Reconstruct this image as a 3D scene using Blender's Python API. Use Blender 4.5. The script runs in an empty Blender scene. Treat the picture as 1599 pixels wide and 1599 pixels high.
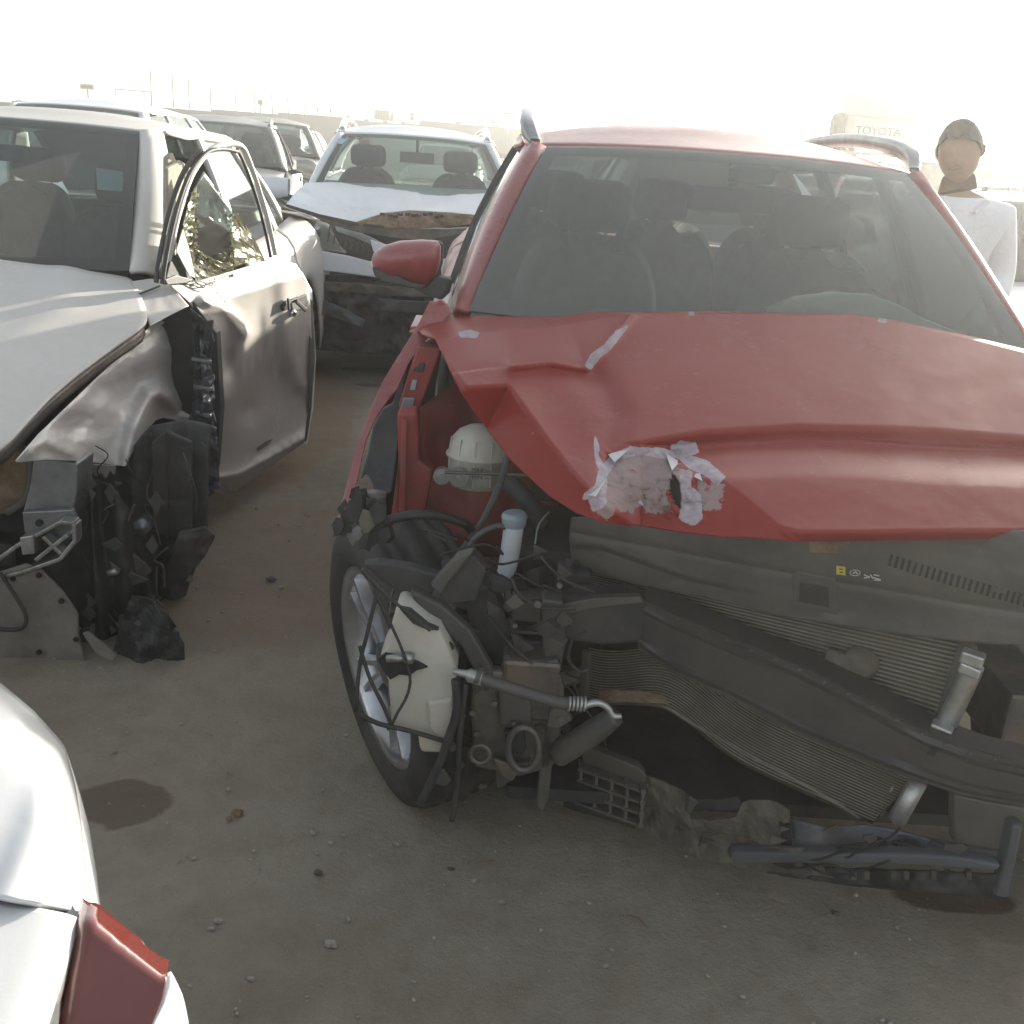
import bpy, bmesh, math, random
from mathutils import Vector, Matrix, noise
R_ = math.radians
random.seed(7); noise.seed_set(7)
S = bpy.context.scene
COL = S.collection

# ------------------------------------------------------------------ camera
CAM_H, PITCH, ROLL, FPX = 1.524, R_(19.44), R_(4.35), 1608.0
fw = Vector((0, math.cos(PITCH), -math.sin(PITCH)))
rt0 = Vector((1, 0, 0)); up0 = rt0.cross(fw)
rt = rt0 * math.cos(ROLL) + up0 * math.sin(ROLL)
up = -rt0 * math.sin(ROLL) + up0 * math.cos(ROLL)
EYE = Vector((0, 0, CAM_H))
cd = bpy.data.cameras.new('camera'); cam = bpy.data.objects.new('camera', cd); COL.objects.link(cam)
mw = Matrix((rt, up, -fw)).transposed().to_4x4(); mw.translation = EYE
cam.matrix_world = mw
cd.sensor_width = 36; cd.lens = 36 * FPX / 1600.0; cd.clip_start = 0.02; cd.clip_end = 3000
S.camera = cam

# ------------------------------------------------------------------ world, sun, exposure
SUN_EL, SUN_AZ = R_(10.5), R_(33)
w = bpy.data.worlds.new('World'); S.world = w; w.use_nodes = True
nt = w.node_tree; nt.nodes.clear()
sky = nt.nodes.new('ShaderNodeTexSky'); sky.sky_type = 'NISHITA'; sky.sun_disc = False
sky.sun_elevation = SUN_EL; sky.sun_rotation = SUN_AZ
sky.air_density = 1.0; sky.dust_density = 1.6; sky.ozone_density = 1.0
bg = nt.nodes.new('ShaderNodeBackground'); bg.inputs[1].default_value = 0.15
ow = nt.nodes.new('ShaderNodeOutputWorld')
hs = nt.nodes.new('ShaderNodeHueSaturation'); hs.inputs['Saturation'].default_value = 0.38  # a dusty, whitish sky
nt.links.new(sky.outputs[0], hs.inputs['Color']); nt.links.new(hs.outputs[0], bg.inputs[0]); nt.links.new(bg.outputs[0], ow.inputs[0])
sd = bpy.data.lights.new('sun', 'SUN'); sd.energy = 4.5; sd.angle = R_(0.6); sd.color = (1, 0.93, 0.80)
sun = bpy.data.objects.new('sun', sd); COL.objects.link(sun)
sdir = Vector((math.sin(SUN_AZ) * math.cos(SUN_EL), math.cos(SUN_AZ) * math.cos(SUN_EL), math.sin(SUN_EL)))
sun.rotation_euler = sdir.to_track_quat('Z', 'Y').to_euler()
sun.location = sdir * 60
S.view_settings.view_transform = 'Standard'; S.view_settings.look = 'None'
S.view_settings.exposure = 1.45; S.view_settings.gamma = 1; S.view_settings.use_curve_mapping = False
S.render.engine = 'CYCLES'
S.cycles.max_bounces = 8; S.cycles.transparent_max_bounces = 24; S.cycles.volume_bounces = 0
S.render.resolution_x = 1024; S.render.resolution_y = 1024

# ------------------------------------------------------------------ materials
def nmat(name):
    m = bpy.data.materials.new(name); m.use_nodes = True
    n = m.node_tree.nodes; l = m.node_tree.links
    return m, n, l, n['Principled BSDF'], n['Material Output']
def setb(b, **k):
    for a, v in k.items():
        a = a.replace('_', ' ')
        if a in b.inputs: b.inputs[a].default_value = v
def c4(c): return (c[0], c[1], c[2], 1)
def noise_n(n, l, tc, scale, detail=6, rough=0.6):
    t = n.new('ShaderNodeTexNoise'); t.inputs['Scale'].default_value = scale
    t.inputs['Detail'].default_value = detail; t.inputs['Roughness'].default_value = rough
    l.new(tc, t.inputs['Vector']); return t.outputs['Fac']
def ramp(n, l, src, a, b, ca=(0, 0, 0), cb=(1, 1, 1)):
    r = n.new('ShaderNodeValToRGB'); r.color_ramp.elements[0].position = a; r.color_ramp.elements[1].position = b
    r.color_ramp.elements[0].color = c4(ca); r.color_ramp.elements[1].color = c4(cb)
    l.new(src, r.inputs[0]); return r.outputs[0]
def mixc(n, l, f, a, b):
    m = n.new('ShaderNodeMix'); m.data_type = 'RGBA'
    for s, i in ((f, 0), (a, 6), (b, 7)):
        if isinstance(s, (int, float)): m.inputs[i].default_value = s
        elif isinstance(s, tuple): m.inputs[i].default_value = c4(s)
        else: l.new(s, m.inputs[i])
    return m.outputs[2]
def mth(n, l, op, a, b=None):
    m = n.new('ShaderNodeMath'); m.operation = op; m.use_clamp = False
    for s, i in ((a, 0), (b, 1)):
        if s is None: continue
        if isinstance(s, (int, float)): m.inputs[i].default_value = s
        else: l.new(s, m.inputs[i])
    return m.outputs[0]
def bumpn(n, l, b, h, strength=0.3, dist=0.01):
    bp = n.new('ShaderNodeBump'); bp.inputs['Strength'].default_value = strength; bp.inputs['Distance'].default_value = dist
    l.new(h, bp.inputs['Height']); l.new(bp.outputs[0], b.inputs['Normal'])
def paint(name, col, metal=0.0, rough=0.3, coat=1.0, dust=0.3, dcol=(0.30, 0.26, 0.21), dscale=3.0, flake=0.0, attr=None, coatr=0.06):
    """car paint under a layer of settled dust; attr = wear mask laid on the metal"""
    m, n, l, b, o = nmat(name)
    tc = n.new('ShaderNodeTexCoord').outputs['Object']
    n1 = noise_n(n, l, tc, dscale, 8, 0.65); n2 = noise_n(n, l, tc, dscale * 14, 5, 0.7)
    g = n.new('ShaderNodeNewGeometry'); sx = n.new('ShaderNodeSeparateXYZ'); l.new(g.outputs['Normal'], sx.inputs[0])
    upf = mth(n, l, 'MULTIPLY', mth(n, l, 'MAXIMUM', sx.outputs[2], 0.0), 0.7)
    d = mth(n, l, 'MULTIPLY', mth(n, l, 'ADD', upf, 0.35), dust)
    d = mth(n, l, 'MULTIPLY', d, mth(n, l, 'ADD', mth(n, l, 'MULTIPLY', n1, 1.2), mth(n, l, 'MULTIPLY', n2, 0.8)))
    col1 = mixc(n, l, d, col, dcol)
    rr = mth(n, l, 'ADD', mth(n, l, 'MULTIPLY', d, 0.8), rough)
    if attr:
        at = n.new('ShaderNodeAttribute'); at.attribute_name = attr
        sp = n.new('ShaderNodeSeparateColor'); l.new(at.outputs['Color'], sp.inputs[0])
        sg = mth(n, l, 'MULTIPLY', sp.outputs[1], 0.60)
        edge = mth(n, l, 'ADD', sp.outputs[0], mth(n, l, 'MULTIPLY', mth(n, l, 'SUBTRACT', noise_n(n, l, tc, 60, 4, 0.7), 0.5), 0.55))
        mk = ramp(n, l, edge, 0.47, 0.53)
        pr = mixc(n, l, ramp(n, l, noise_n(n, l, tc, 22, 6, 0.7), 0.42, 0.62), (0.30, 0.245, 0.26), (0.42, 0.37, 0.40))
        scf = mth(n, l, 'ADD', sg, mth(n, l, 'MULTIPLY', mth(n, l, 'SUBTRACT', noise_n(n, l, tc, 30, 7, 0.8), 0.5), 2.0))
        sm = ramp(n, l, scf, 0.34, 0.40)
        col1 = mixc(n, l, sm, col1, (0.27, 0.20, 0.19))
        col1 = mixc(n, l, mk, col1, pr)
        rr = mth(n, l, 'ADD', rr, mth(n, l, 'MULTIPLY', mth(n, l, 'MAXIMUM', mk, sm), 0.4))
        cw = mth(n, l, 'MULTIPLY', mth(n, l, 'SUBTRACT', 1.0, mth(n, l, 'MAXIMUM', mk, sm)), coat)
        l.new(cw, b.inputs['Coat Weight'])
    else:
        setb(b, Coat_Weight=coat)
    l.new(col1, b.inputs['Base Color']); l.new(rr, b.inputs['Roughness'])
    setb(b, Metallic=metal, Coat_Roughness=coatr)
    cr = mth(n, l, 'ADD', mth(n, l, 'MULTIPLY', d, 0.9), coatr); l.new(cr, b.inputs['Coat Roughness'])
    bumpn(n, l, b, n2, 0.06, 0.004)
    return m
def stuffm(name, col, col2=None, rough=0.6, metal=0.0, scale=8.0, bump=0.3, bdist=0.006, lo=0.4, hi=0.65, rough2=None):
    m, n, l, b, o = nmat(name)
    tc = n.new('ShaderNodeTexCoord').outputs['Object']
    n1 = noise_n(n, l, tc, scale, 8, 0.65)
    l.new(mixc(n, l, ramp(n, l, n1, lo, hi), col, col2 or tuple(c * 0.6 for c in col)), b.inputs['Base Color'])
    setb(b, Roughness=rough, Metallic=metal)
    if rough2: l.new(mth(n, l, 'ADD', mth(n, l, 'MULTIPLY', n1, rough2 - rough), rough), b.inputs['Roughness'])
    bumpn(n, l, b, noise_n(n, l, tc, scale * 4, 6, 0.7), bump, bdist)
    return m
def glassm(name, tint, dustf, dcol=(0.5, 0.49, 0.44), rough=0.03, speck=True):
    m, n, l, b, o = nmat(name); n.remove(b)
    tc = n.new('ShaderNodeTexCoord').outputs['Object']
    t = n.new('ShaderNodeBsdfTransparent'); t.inputs[0].default_value = c4(tint)
    di = n.new('ShaderNodeBsdfDiffuse'); di.inputs[0].default_value = c4(dcol)
    tr = n.new('ShaderNodeBsdfTranslucent'); tr.inputs[0].default_value = c4(dcol)
    dt = n.new('ShaderNodeMixShader'); dt.inputs[0].default_value = 0.45; l.new(di.outputs[0], dt.inputs[1]); l.new(tr.outputs[0], dt.inputs[2])
    f = mth(n, l, 'MULTIPLY', mth(n, l, 'ADD', noise_n(n, l, tc, 2.5, 6, 0.6), 0.5), dustf)
    if speck:
        f = mth(n, l, 'ADD', f, mth(n, l, 'MULTIPLY', ramp(n, l, noise_n(n, l, tc, 55, 3, 0.9), 0.66, 0.74), dustf * 0.6))
    a = n.new('ShaderNodeMixShader'); l.new(f, a.inputs[0]); l.new(t.outputs[0], a.inputs[1]); l.new(dt.outputs[0], a.inputs[2])
    gl = n.new('ShaderNodeBsdfGlossy'); gl.inputs[0].default_value = (0.9, 0.95, 0.95, 1); gl.inputs['Roughness'].default_value = rough
    fr = n.new('ShaderNodeFresnel'); fr.inputs[0].default_value = 1.45
    e = n.new('ShaderNodeMixShader'); l.new(mth(n, l, 'MULTIPLY', fr.outputs[0], 0.9), e.inputs[0])
    l.new(a.outputs[0], e.inputs[1]); l.new(gl.outputs[0], e.inputs[2]); l.new(e.outputs[0], o.inputs[0])
    return m
M = {}
M['red'] = paint('red_paint', (0.21, 0.010, 0.012), 0.0, 0.35, 0.5, 0.30, (0.30, 0.20, 0.19))
M['redhood'] = paint('red_hood_paint', (0.205, 0.007, 0.007), 0.0, 0.38, 0.14, 0.18, (0.24, 0.13, 0.105), attr='wear', coatr=0.08); setb(M['redhood'].node_tree.nodes['Principled BSDF'], Specular_IOR_Level=0.10)
M['redin'] = stuffm('red_primer_inside', (0.26, 0.035, 0.03), (0.16, 0.04, 0.035), 0.6, 0, 6)
M['silver'] = paint('champagne_paint', (0.60, 0.585, 0.55), 0.05, 0.45, 0.35, 0.35, (0.42, 0.38, 0.32))
M['white'] = paint('white_paint', (0.60, 0.61, 0.615), 0, 0.3, 0.9, 0.18, (0.5, 0.45, 0.38))
M['white2'] = paint('bluish_white_paint', (0.68, 0.73, 0.78), 0, 0.35, 0.7, 0.3, (0.42, 0.36, 0.28))
M['greyp'] = paint('grey_paint', (0.30, 0.30, 0.29), 0.4, 0.35, 0.9, 0.4)
M['greenp'] = paint('olive_grey_paint', (0.22, 0.24, 0.20), 0.3, 0.35, 0.9, 0.4)
M['beige'] = paint('beige_paint', (0.48, 0.46, 0.40), 0.2, 0.35, 0.8, 0.4)
M['black'] = stuffm('black_plastic', (0.020, 0.021, 0.022), (0.055, 0.052, 0.048), 0.5, 0, 7, 0.35, rough2=0.75)
M['shroud'] = stuffm('dusty_shroud_plastic', (0.060, 0.058, 0.053), (0.10, 0.092, 0.078), 0.55, 0, 5, 0.2)
M['beam'] = stuffm('black_beam', (0.034, 0.033, 0.032), (0.060, 0.056, 0.050), 0.5, 0, 4, 0.25)
M['rubber'] = stuffm('tyre_rubber', (0.02, 0.02, 0.02), (0.06, 0.055, 0.048), 0.8, 0, 6, 0.3)
M['dirtmetal'] = stuffm('dirty_steel', (0.10, 0.10, 0.10), (0.20, 0.17, 0.13), 0.5, 0.6, 9, 0.4)
M['greymetal'] = stuffm('bare_grey_steel', (0.30, 0.32, 0.34), (0.18, 0.18, 0.17), 0.38, 0.6, 6, 0.3)
M['rust'] = stuffm('rusty_brown', (0.20, 0.12, 0.06), (0.33, 0.26, 0.18), 0.85, 0, 14, 0.8, 0.02)
M['rim'] = stuffm('alloy_rim', (0.55, 0.57, 0.60), (0.35, 0.34, 0.33), 0.28, 0.85, 5, 0.1)
M['rimdark'] = stuffm('dark_rim', (0.10, 0.105, 0.11), (0.16, 0.15, 0.13), 0.45, 0.5, 6, 0.2)
M['poly'] = stuffm('milky_tank_plastic', (0.50, 0.48, 0.42), (0.34, 0.30, 0.24), 0.5, 0, 5, 0.25, lo=0.45, hi=0.8)
setb(M['poly'].node_tree.nodes['Principled BSDF'], Subsurface_Weight=0.15)
M['tube'] = stuffm('blue_white_plastic', (0.55, 0.62, 0.72), (0.45, 0.47, 0.48), 0.45, 0, 9, 0.2)
M['cap'] = stuffm('blue_cap_plastic', (0.16, 0.24, 0.36), (0.24, 0.28, 0.32), 0.5, 0, 9, 0.2)
M['alu'] = stuffm('aluminium', (0.42, 0.43, 0.42), (0.26, 0.25, 0.22), 0.4, 0.7, 12, 0.3)
M['fin'] = stuffm('radiator_fins', (0.10, 0.085, 0.06), (0.065, 0.058, 0.048), 0.7, 0.3, 16, 0.5)
M['finbar'] = stuffm('radiator_tubes', (0.30, 0.28, 0.235), (0.19, 0.165, 0.13), 0.5, 0.5, 10, 0.4)
M['seat'] = stuffm('dark_fabric', (0.03, 0.032, 0.035), (0.05, 0.05, 0.05), 0.9, 0, 20, 0.4)
M['beigein'] = stuffm('beige_trim', (0.34, 0.31, 0.24), (0.24, 0.22, 0.17), 0.85, 0, 6, 0.2)
M['liner'] = stuffm('felt_liner', (0.10, 0.10, 0.095), (0.055, 0.055, 0.05), 0.95, 0, 9, 0.6, 0.01)
M['board'] = stuffm('grey_underboard', (0.21, 0.195, 0.17), (0.13, 0.12, 0.105), 0.9, 0, 5, 0.4)
M['foam'] = stuffm('dirty_tan_foam', (0.15, 0.13, 0.10), (0.08, 0.07, 0.058), 0.95, 0, 8, 0.7, 0.02)
M['blueplastic'] = stuffm('blue_grey_plastic', (0.080, 0.088, 0.102), (0.065, 0.063, 0.060), 0.5, 0, 7, 0.3)
M['concrete'] = stuffm('block_wall', (0.075, 0.07, 0.058), (0.05, 0.046, 0.04), 0.95, 0, 0.5, 0.3)
M['post'] = stuffm('grey_post', (0.06, 0.056, 0.05), None, 0.7, 0.2, 3)
M['signy'] = stuffm('cream_board', (0.42, 0.40, 0.30), None, 0.7, 0, 3)
M['signk'] = stuffm('dark_lettering', (0.10, 0.11, 0.10), None, 0.7, 0, 3)
M['skin'] = stuffm('skin', (0.30, 0.185, 0.125), (0.25, 0.15, 0.10), 0.55, 0, 12, 0.1)
M['hair'] = stuffm('black_hair', (0.05, 0.04, 0.032), (0.07, 0.056, 0.045), 0.7, 0, 60, 0.8)
M['shirt'] = stuffm('white_cotton', (0.74, 0.75, 0.78), (0.66, 0.67, 0.70), 0.9, 0, 4, 0.5, 0.02)
M['trouser'] = stuffm('dark_cotton', (0.05, 0.05, 0.06), None, 0.9, 0, 4)
M['glass'] = glassm('dusty_windscreen', (0.70, 0.82, 0.78), 0.24)
M['glassr'] = glassm('dusty_red_car_windscreen', (0.74, 0.84, 0.81), 0.31, speck=False)
M['glassd'] = glassm('dark_side_glass', (0.45, 0.55, 0.53), 0.10)
M['glassy'] = glassm('yellowed_shattered_glass', (0.62, 0.62, 0.45), 0.5, (0.45, 0.42, 0.30), 0.12)
M['lens'] = glassm('lamp_lens', (0.85, 0.88, 0.88), 0.05)
M['chrome'] = stuffm('chrome', (0.7, 0.7, 0.7), (0.5, 0.5, 0.48), 0.15, 1.0, 5, 0.1)
m, n, l, b, o = nmat('red_tail_lens'); setb(b, Base_Color=(0.15, 0.012, 0.010, 1), Roughness=0.14, Coat_Weight=1.0)
tc = n.new('ShaderNodeTexCoord').outputs['Object']
l.new(mixc(n, l, mth(n, l, 'MULTIPLY', noise_n(n, l, tc, 9), 0.5), (0.12, 0.010, 0.008), (0.16, 0.09, 0.07)), b.inputs['Base Color']); M['tail'] = m
m = paint('door_paint_darker_below', (0.56, 0.545, 0.51), 0.1, 0.45, 0.3, 0.35, (0.42, 0.38, 0.32)); M['door'] = m
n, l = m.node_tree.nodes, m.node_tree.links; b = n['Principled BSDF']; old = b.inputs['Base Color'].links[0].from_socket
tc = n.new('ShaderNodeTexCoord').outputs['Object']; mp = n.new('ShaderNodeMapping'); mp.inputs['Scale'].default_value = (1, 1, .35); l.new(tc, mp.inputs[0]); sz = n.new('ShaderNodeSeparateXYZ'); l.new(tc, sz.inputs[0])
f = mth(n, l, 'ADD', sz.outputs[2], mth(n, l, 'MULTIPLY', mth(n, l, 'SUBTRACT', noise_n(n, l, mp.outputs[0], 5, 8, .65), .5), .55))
l.new(mixc(n, l, mth(n, l, 'MULTIPLY', ramp(n, l, f, .50, .78, (1, 1, 1), (0, 0, 0)), .8), old, (0.20, 0.18, 0.16)), b.inputs['Base Color'])  # base colour turns brown towards the bottom, with a noisy edge
def flat(name, c, r=0.6):
    m, n, l, b, o = nmat(name); tc = n.new('ShaderNodeTexCoord').outputs['Object']
    l.new(mixc(n, l, mth(n, l, 'MULTIPLY', noise_n(n, l, tc, 30), 0.3), c, tuple(x * 0.7 for x in c)), b.inputs['Base Color']); setb(b, Roughness=r); return m
M['yellow'] = flat('yellow_sticker', (0.55, 0.50, 0.06)); M['whitelab'] = flat('white_print', (0.5, 0.47, 0.48)); M['ink'] = flat('dark_print', (0.07, 0.07, 0.07))
M['cyan'] = flat('pale_sticker', (0.30, 0.45, 0.50)); M['redst'] = flat('red_sticker', (0.5, 0.05, 0.06)); M['gap'] = flat('panel_gap', (0.015, 0.015, 0.015))

# ------------------------------------------------------------------ mesh helpers
def tag(o, label=None, cat=None, group=None, kind=None):
    for k, v in (('label', label), ('category', cat), ('group', group), ('kind', kind)):
        if v: o[k] = v
    return o
def thing(name, loc, rz, label, cat, group=None):
    o = bpy.data.objects.new(name, None); COL.objects.link(o); o.empty_display_size = 0.2
    o.location = loc; o.rotation_euler = (0, 0, rz); return tag(o, label, cat, group)
def link(name, me, parent=None, smooth=True):
    if smooth:
        for p in me.polygons: p.use_smooth = True
    o = bpy.data.objects.new(name, me); COL.objects.link(o)
    if parent: o.parent = parent
    return o
def mesh(name, V, Fc, m, parent=None, smooth=True, solid=0.0, sub=0, bevel=0.0, off=0.0, clean=False):
    me = bpy.data.meshes.new(name); me.from_pydata([tuple(v) for v in V], [], Fc); me.update()
    ms = m if isinstance(m, list) else [m]
    for x in ms: me.materials.append(x)
    if clean:
        bm = bmesh.new(); bm.from_mesh(me); bmesh.ops.remove_doubles(bm, verts=bm.verts, dist=1e-4)
        bmesh.ops.recalc_face_normals(bm, faces=bm.faces); bm.to_mesh(me); bm.free()
    o = link(name, me, parent, smooth)
    if sub:
        s = o.modifiers.new('s', 'SUBSURF'); s.levels = sub; s.render_levels = sub
    if solid:
        s = o.modifiers.new('t', 'SOLIDIFY'); s.thickness = solid; s.offset = off
    if bevel:
        s = o.modifiers.new('b', 'BEVEL'); s.width = bevel; s.segments = 2; s.limit_method = 'ANGLE'; s.angle_limit = R_(40)
    return o
class MB:
    """collects shapes into ONE mesh"""
    def __init__(s): s.V = []; s.F = []
    def add(s, V, F):
        k = len(s.V); s.V += [Vector(v) for v in V]; s.F += [tuple(i + k for i in f) for f in F]; return s
    def box(s, c, d, rz=0, M3=None):
        V = []
        for z in (-.5, .5):
            for x, y in ((-.5, -.5), (.5, -.5), (.5, .5), (-.5, .5)):
                v = Vector((x * d[0], y * d[1], z * d[2]))
                if M3: v = M3 @ v
                elif rz: v.rotate(Matrix.Rotation(rz, 3, 'Z'))
                V.append(v + Vector(c))
        return s.add(V, [(0, 3, 2, 1), (4, 5, 6, 7), (0, 1, 5, 4), (1, 2, 6, 5), (2, 3, 7, 6), (3, 0, 4, 7)])
    def bar(s, a, b, wd, ht, upv=(0, 0, 1)):
        a = Vector(a); b = Vector(b); d = (b - a); L = d.length; d.normalize()
        x = d.cross(Vector(upv))
        if x.length < 1e-3: x = d.cross(Vector((1, 0, 0)))
        x.normalize(); z = x.cross(d)
        return s.box((a + b) / 2, (wd, L, ht), M3=Matrix((x, d, z)).transposed())
    def tube(s, pts, r, n=10, cap=True):
        V, F = tube_geo(pts, r, n, cap); return s.add(V, F)
    def build(s, name, m, parent=None, smooth=False, **k): return mesh(name, s.V, s.F, m, parent, smooth, **k)
def spline(pts, k=6):
    P = [Vector(p) for p in pts]
    if len(P) < 3: return P
    out = []
    for i in range(len(P) - 1):
        p0 = P[max(i - 1, 0)]; p1 = P[i]; p2 = P[i + 1]; p3 = P[min(i + 2, len(P) - 1)]
        for j in range(k):
            t = j / k
            out.append(0.5 * ((2 * p1) + (p2 - p0) * t + (2 * p0 - 5 * p1 + 4 * p2 - p3) * t * t + (3 * p1 - p0 - 3 * p2 + p3) * t ** 3))
    out.append(P[-1]); return out
def tube_geo(pts, r, n=10, cap=True):
    V = []; F = []; prev = None; N = len(pts); rr = r if isinstance(r, (list, tuple)) else [r] * N
    if len(rr) != N: rr = [rr[min(int(i / (N - 1) * (len(rr) - 1)), len(rr) - 2)] + (rr[min(int(i / (N - 1) * (len(rr) - 1)) + 1, len(rr) - 1)] - rr[min(int(i / (N - 1) * (len(rr) - 1)), len(rr) - 2)]) * ((i / (N - 1) * (len(rr) - 1)) - min(int(i / (N - 1) * (len(rr) - 1)), len(rr) - 2)) for i in range(N)]
    for i, p in enumerate(pts):
        p = Vector(p); d = (Vector(pts[min(i + 1, N - 1)]) - Vector(pts[max(i - 1, 0)])).normalized()
        if prev is None:
            x = d.cross(Vector((0, 0, 1)))
            if x.length < 0.05: x = d.cross(Vector((1, 0, 0)))
        else: x = prev - d * prev.dot(d)
        x.normalize(); prev = x; y = d.cross(x)
        for k in range(n):
            a = 2 * math.pi * k / n; V.append(p + (x * math.cos(a) + y * math.sin(a)) * rr[i])
    for i in range(N - 1):
        for k in range(n):
            a = i * n + k; b = i * n + (k + 1) % n; F.append((a, b, b + n, a + n))
    if cap: F.append(tuple(range(n - 1, -1, -1))); F.append(tuple((N - 1) * n + k for k in range(n)))
    return V, F
def tube(name, pts, r, m, parent=None, n=10, k=6, ribs=None):
    P = spline(pts, k)
    if ribs:  # corrugated hose
        Q = []; rr = []
        L = sum((P[i + 1] - P[i]).length for i in range(len(P) - 1)); cnt = int(L / ribs) * 2
        for j in range(cnt + 1):
            s_ = j / cnt * (len(P) - 1); i = min(int(s_), len(P) - 2); Q.append(P[i].lerp(P[i + 1], s_ - i)); rr.append(r * (1.12 if j % 2 else 0.9))
        V, F = tube_geo(Q, rr, n)
    else: V, F = tube_geo(P, r, n)
    return mesh(name, V, F, m, parent, True)
def fbm(p, s=1.0, o=4): return noise.fractal(Vector(p) * s, 1.0, 2.0, o, noise_basis='PERLIN_ORIGINAL')

# a point of a thing: the ray of a picture point met with a real plane in the thing's own frame
class Fr:
    def __init__(s, x, y, deg):
        s.x, s.y, s.a = x, y, R_(deg); s.M = Matrix.Translation((x, y, 0)) @ Matrix.Rotation(s.a, 4, 'Z'); s.I = s.M.inverted()
        s.O = s.I @ EYE
    def ray(s, X, Y):
        d = fw + rt * ((X - 800) / FPX) - up * ((Y - 800) / FPX); return s.I.to_3x3() @ d
    def pl(s, X, Y, nrm, dd):
        d = s.ray(X, Y); nrm = Vector(nrm); t = (dd - nrm.dot(s.O)) / nrm.dot(d); return s.O + d * t
    def v(s, X, Y, v): return s.pl(X, Y, (0, 1, 0), v)
    def u(s, X, Y, u): return s.pl(X, Y, (1, 0, 0), u)
    def z(s, X, Y, z): return s.pl(X, Y, (0, 0, 1), z)
    def pix(s, P):
        d = s.M @ Vector(P) - EYE; zz = d.dot(fw); return 800 + FPX * d.dot(rt) / zz, 800 - FPX * d.dot(up) / zz
    def loc(s, dx=0, dy=0): return (s.x, s.y, 0)
def resamp(pl, n):
    L = [0]
    for a, b in zip(pl, pl[1:]): L.append(L[-1] + math.dist(a, b))
    out = []; j = 0
    for i in range(n + 1):
        t = L[-1] * i / n
        while j < len(pl) - 2 and L[j + 1] < t: j += 1
        f = (t - L[j]) / max(L[j + 1] - L[j], 1e-9); out.append(tuple(a + (b - a) * f for a, b in zip(pl[j], pl[j + 1])))
    return out
def coons(top, bot, left, right, n, m):
    T = resamp(top, n); B = resamp(bot, n); Lf = resamp(left, m); Rg = resamp(right, m); G = []
    for j in range(m + 1):
        t = j / m; row = []
        for i in range(n + 1):
            s = i / n
            row.append(tuple((1 - t) * T[i][k] + t * B[i][k] + (1 - s) * Lf[j][k] + s * Rg[j][k]
                - ((1 - s) * (1 - t) * T[0][k] + s * (1 - t) * T[n][k] + (1 - s) * t * B[0][k] + s * t * B[n][k]) for k in range(len(T[0]))))
        G.append(row)
    return G
def gridF(n, m): return [(j * (n + 1) + i, j * (n + 1) + i + 1, (j + 1) * (n + 1) + i + 1, (j + 1) * (n + 1) + i) for j in range(m) for i in range(n)]
def segd(X, Y, pl):
    """distance to a polyline and signed side (+ = right of travel / below when going right)"""
    best = 1e9; sg = 1
    for (ax, ay), (bx, by) in zip(pl, pl[1:]):
        dx, dy = bx - ax, by - ay; L2 = dx * dx + dy * dy; t = max(0, min(1, ((X - ax) * dx + (Y - ay) * dy) / L2))
        qx, qy = ax + dx * t, ay + dy * t; d = math.hypot(X - qx, Y - qy)
        if d < best: best = d; sg = 1 if dx * (Y - ay) - dy * (X - ax) > 0 else -1
    return best, sg
def inpoly(X, Y, P):
    c = False; j = len(P) - 1
    for i in range(len(P)):
        if (P[i][1] > Y) != (P[j][1] > Y) and X < (P[j][0] - P[i][0]) * (Y - P[i][1]) / (P[j][1] - P[i][1]) + P[i][0]: c = not c
        j = i
    return c
def sm(a, b, x):
    t = max(0, min(1, (x - a) / (b - a))); return t * t * (3 - 2 * t)
def slab(name, pts, m, parent, th, direction=(0, 1, 0), bevel=0.004, smooth=False):
    """outline of real points given a real thickness"""
    n = len(pts); d = Vector(direction).normalized() * th; V = [Vector(p) for p in pts] + [Vector(p) + d for p in pts]
    F = [tuple(range(n)), tuple(range(2 * n - 1, n - 1, -1))] + [(i, i + n, (i + 1) % n + n, (i + 1) % n) for i in range(n)]
    me = bpy.data.meshes.new(name); me.from_pydata([tuple(v) for v in V], [], F); me.materials.append(m)
    bm = bmesh.new(); bm.from_mesh(me); bmesh.ops.triangulate(bm, faces=[f for f in bm.faces if len(f.verts) > 4]); bmesh.ops.recalc_face_normals(bm, faces=bm.faces); bm.to_mesh(me); bm.free()
    o = link(name, me, parent, smooth)
    if bevel:
        s = o.modifiers.new('b', 'BEVEL'); s.width = bevel; s.segments = 2; s.limit_method = 'ANGLE'; s.angle_limit = R_(35)
    return o
def crumple(name, top, bot, depth, m, parent, n=40, mm=24, amp=0.01, sc=8, th=0.003, left=None, right=None, extra=None, smooth=True):
    """a bent sheet between two outlines: depth(X,Y) gives its plane point, the noise bends it along the view of that plane"""
    left = left or [top[0], bot[0]]; right = right or [top[-1], bot[-1]]
    G = coons(top, bot, left, right, n, mm); V = []
    for row in G:
        for (X, Y) in row:
            V.append(depth(X, Y, (fbm((X / 100, Y / 100, len(name)), sc / 8) * amp * 2 if amp else 0) + (extra(X, Y) if extra else 0)))
    return mesh(name, V, gridF(n, mm), m, parent, smooth, solid=th)
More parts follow.
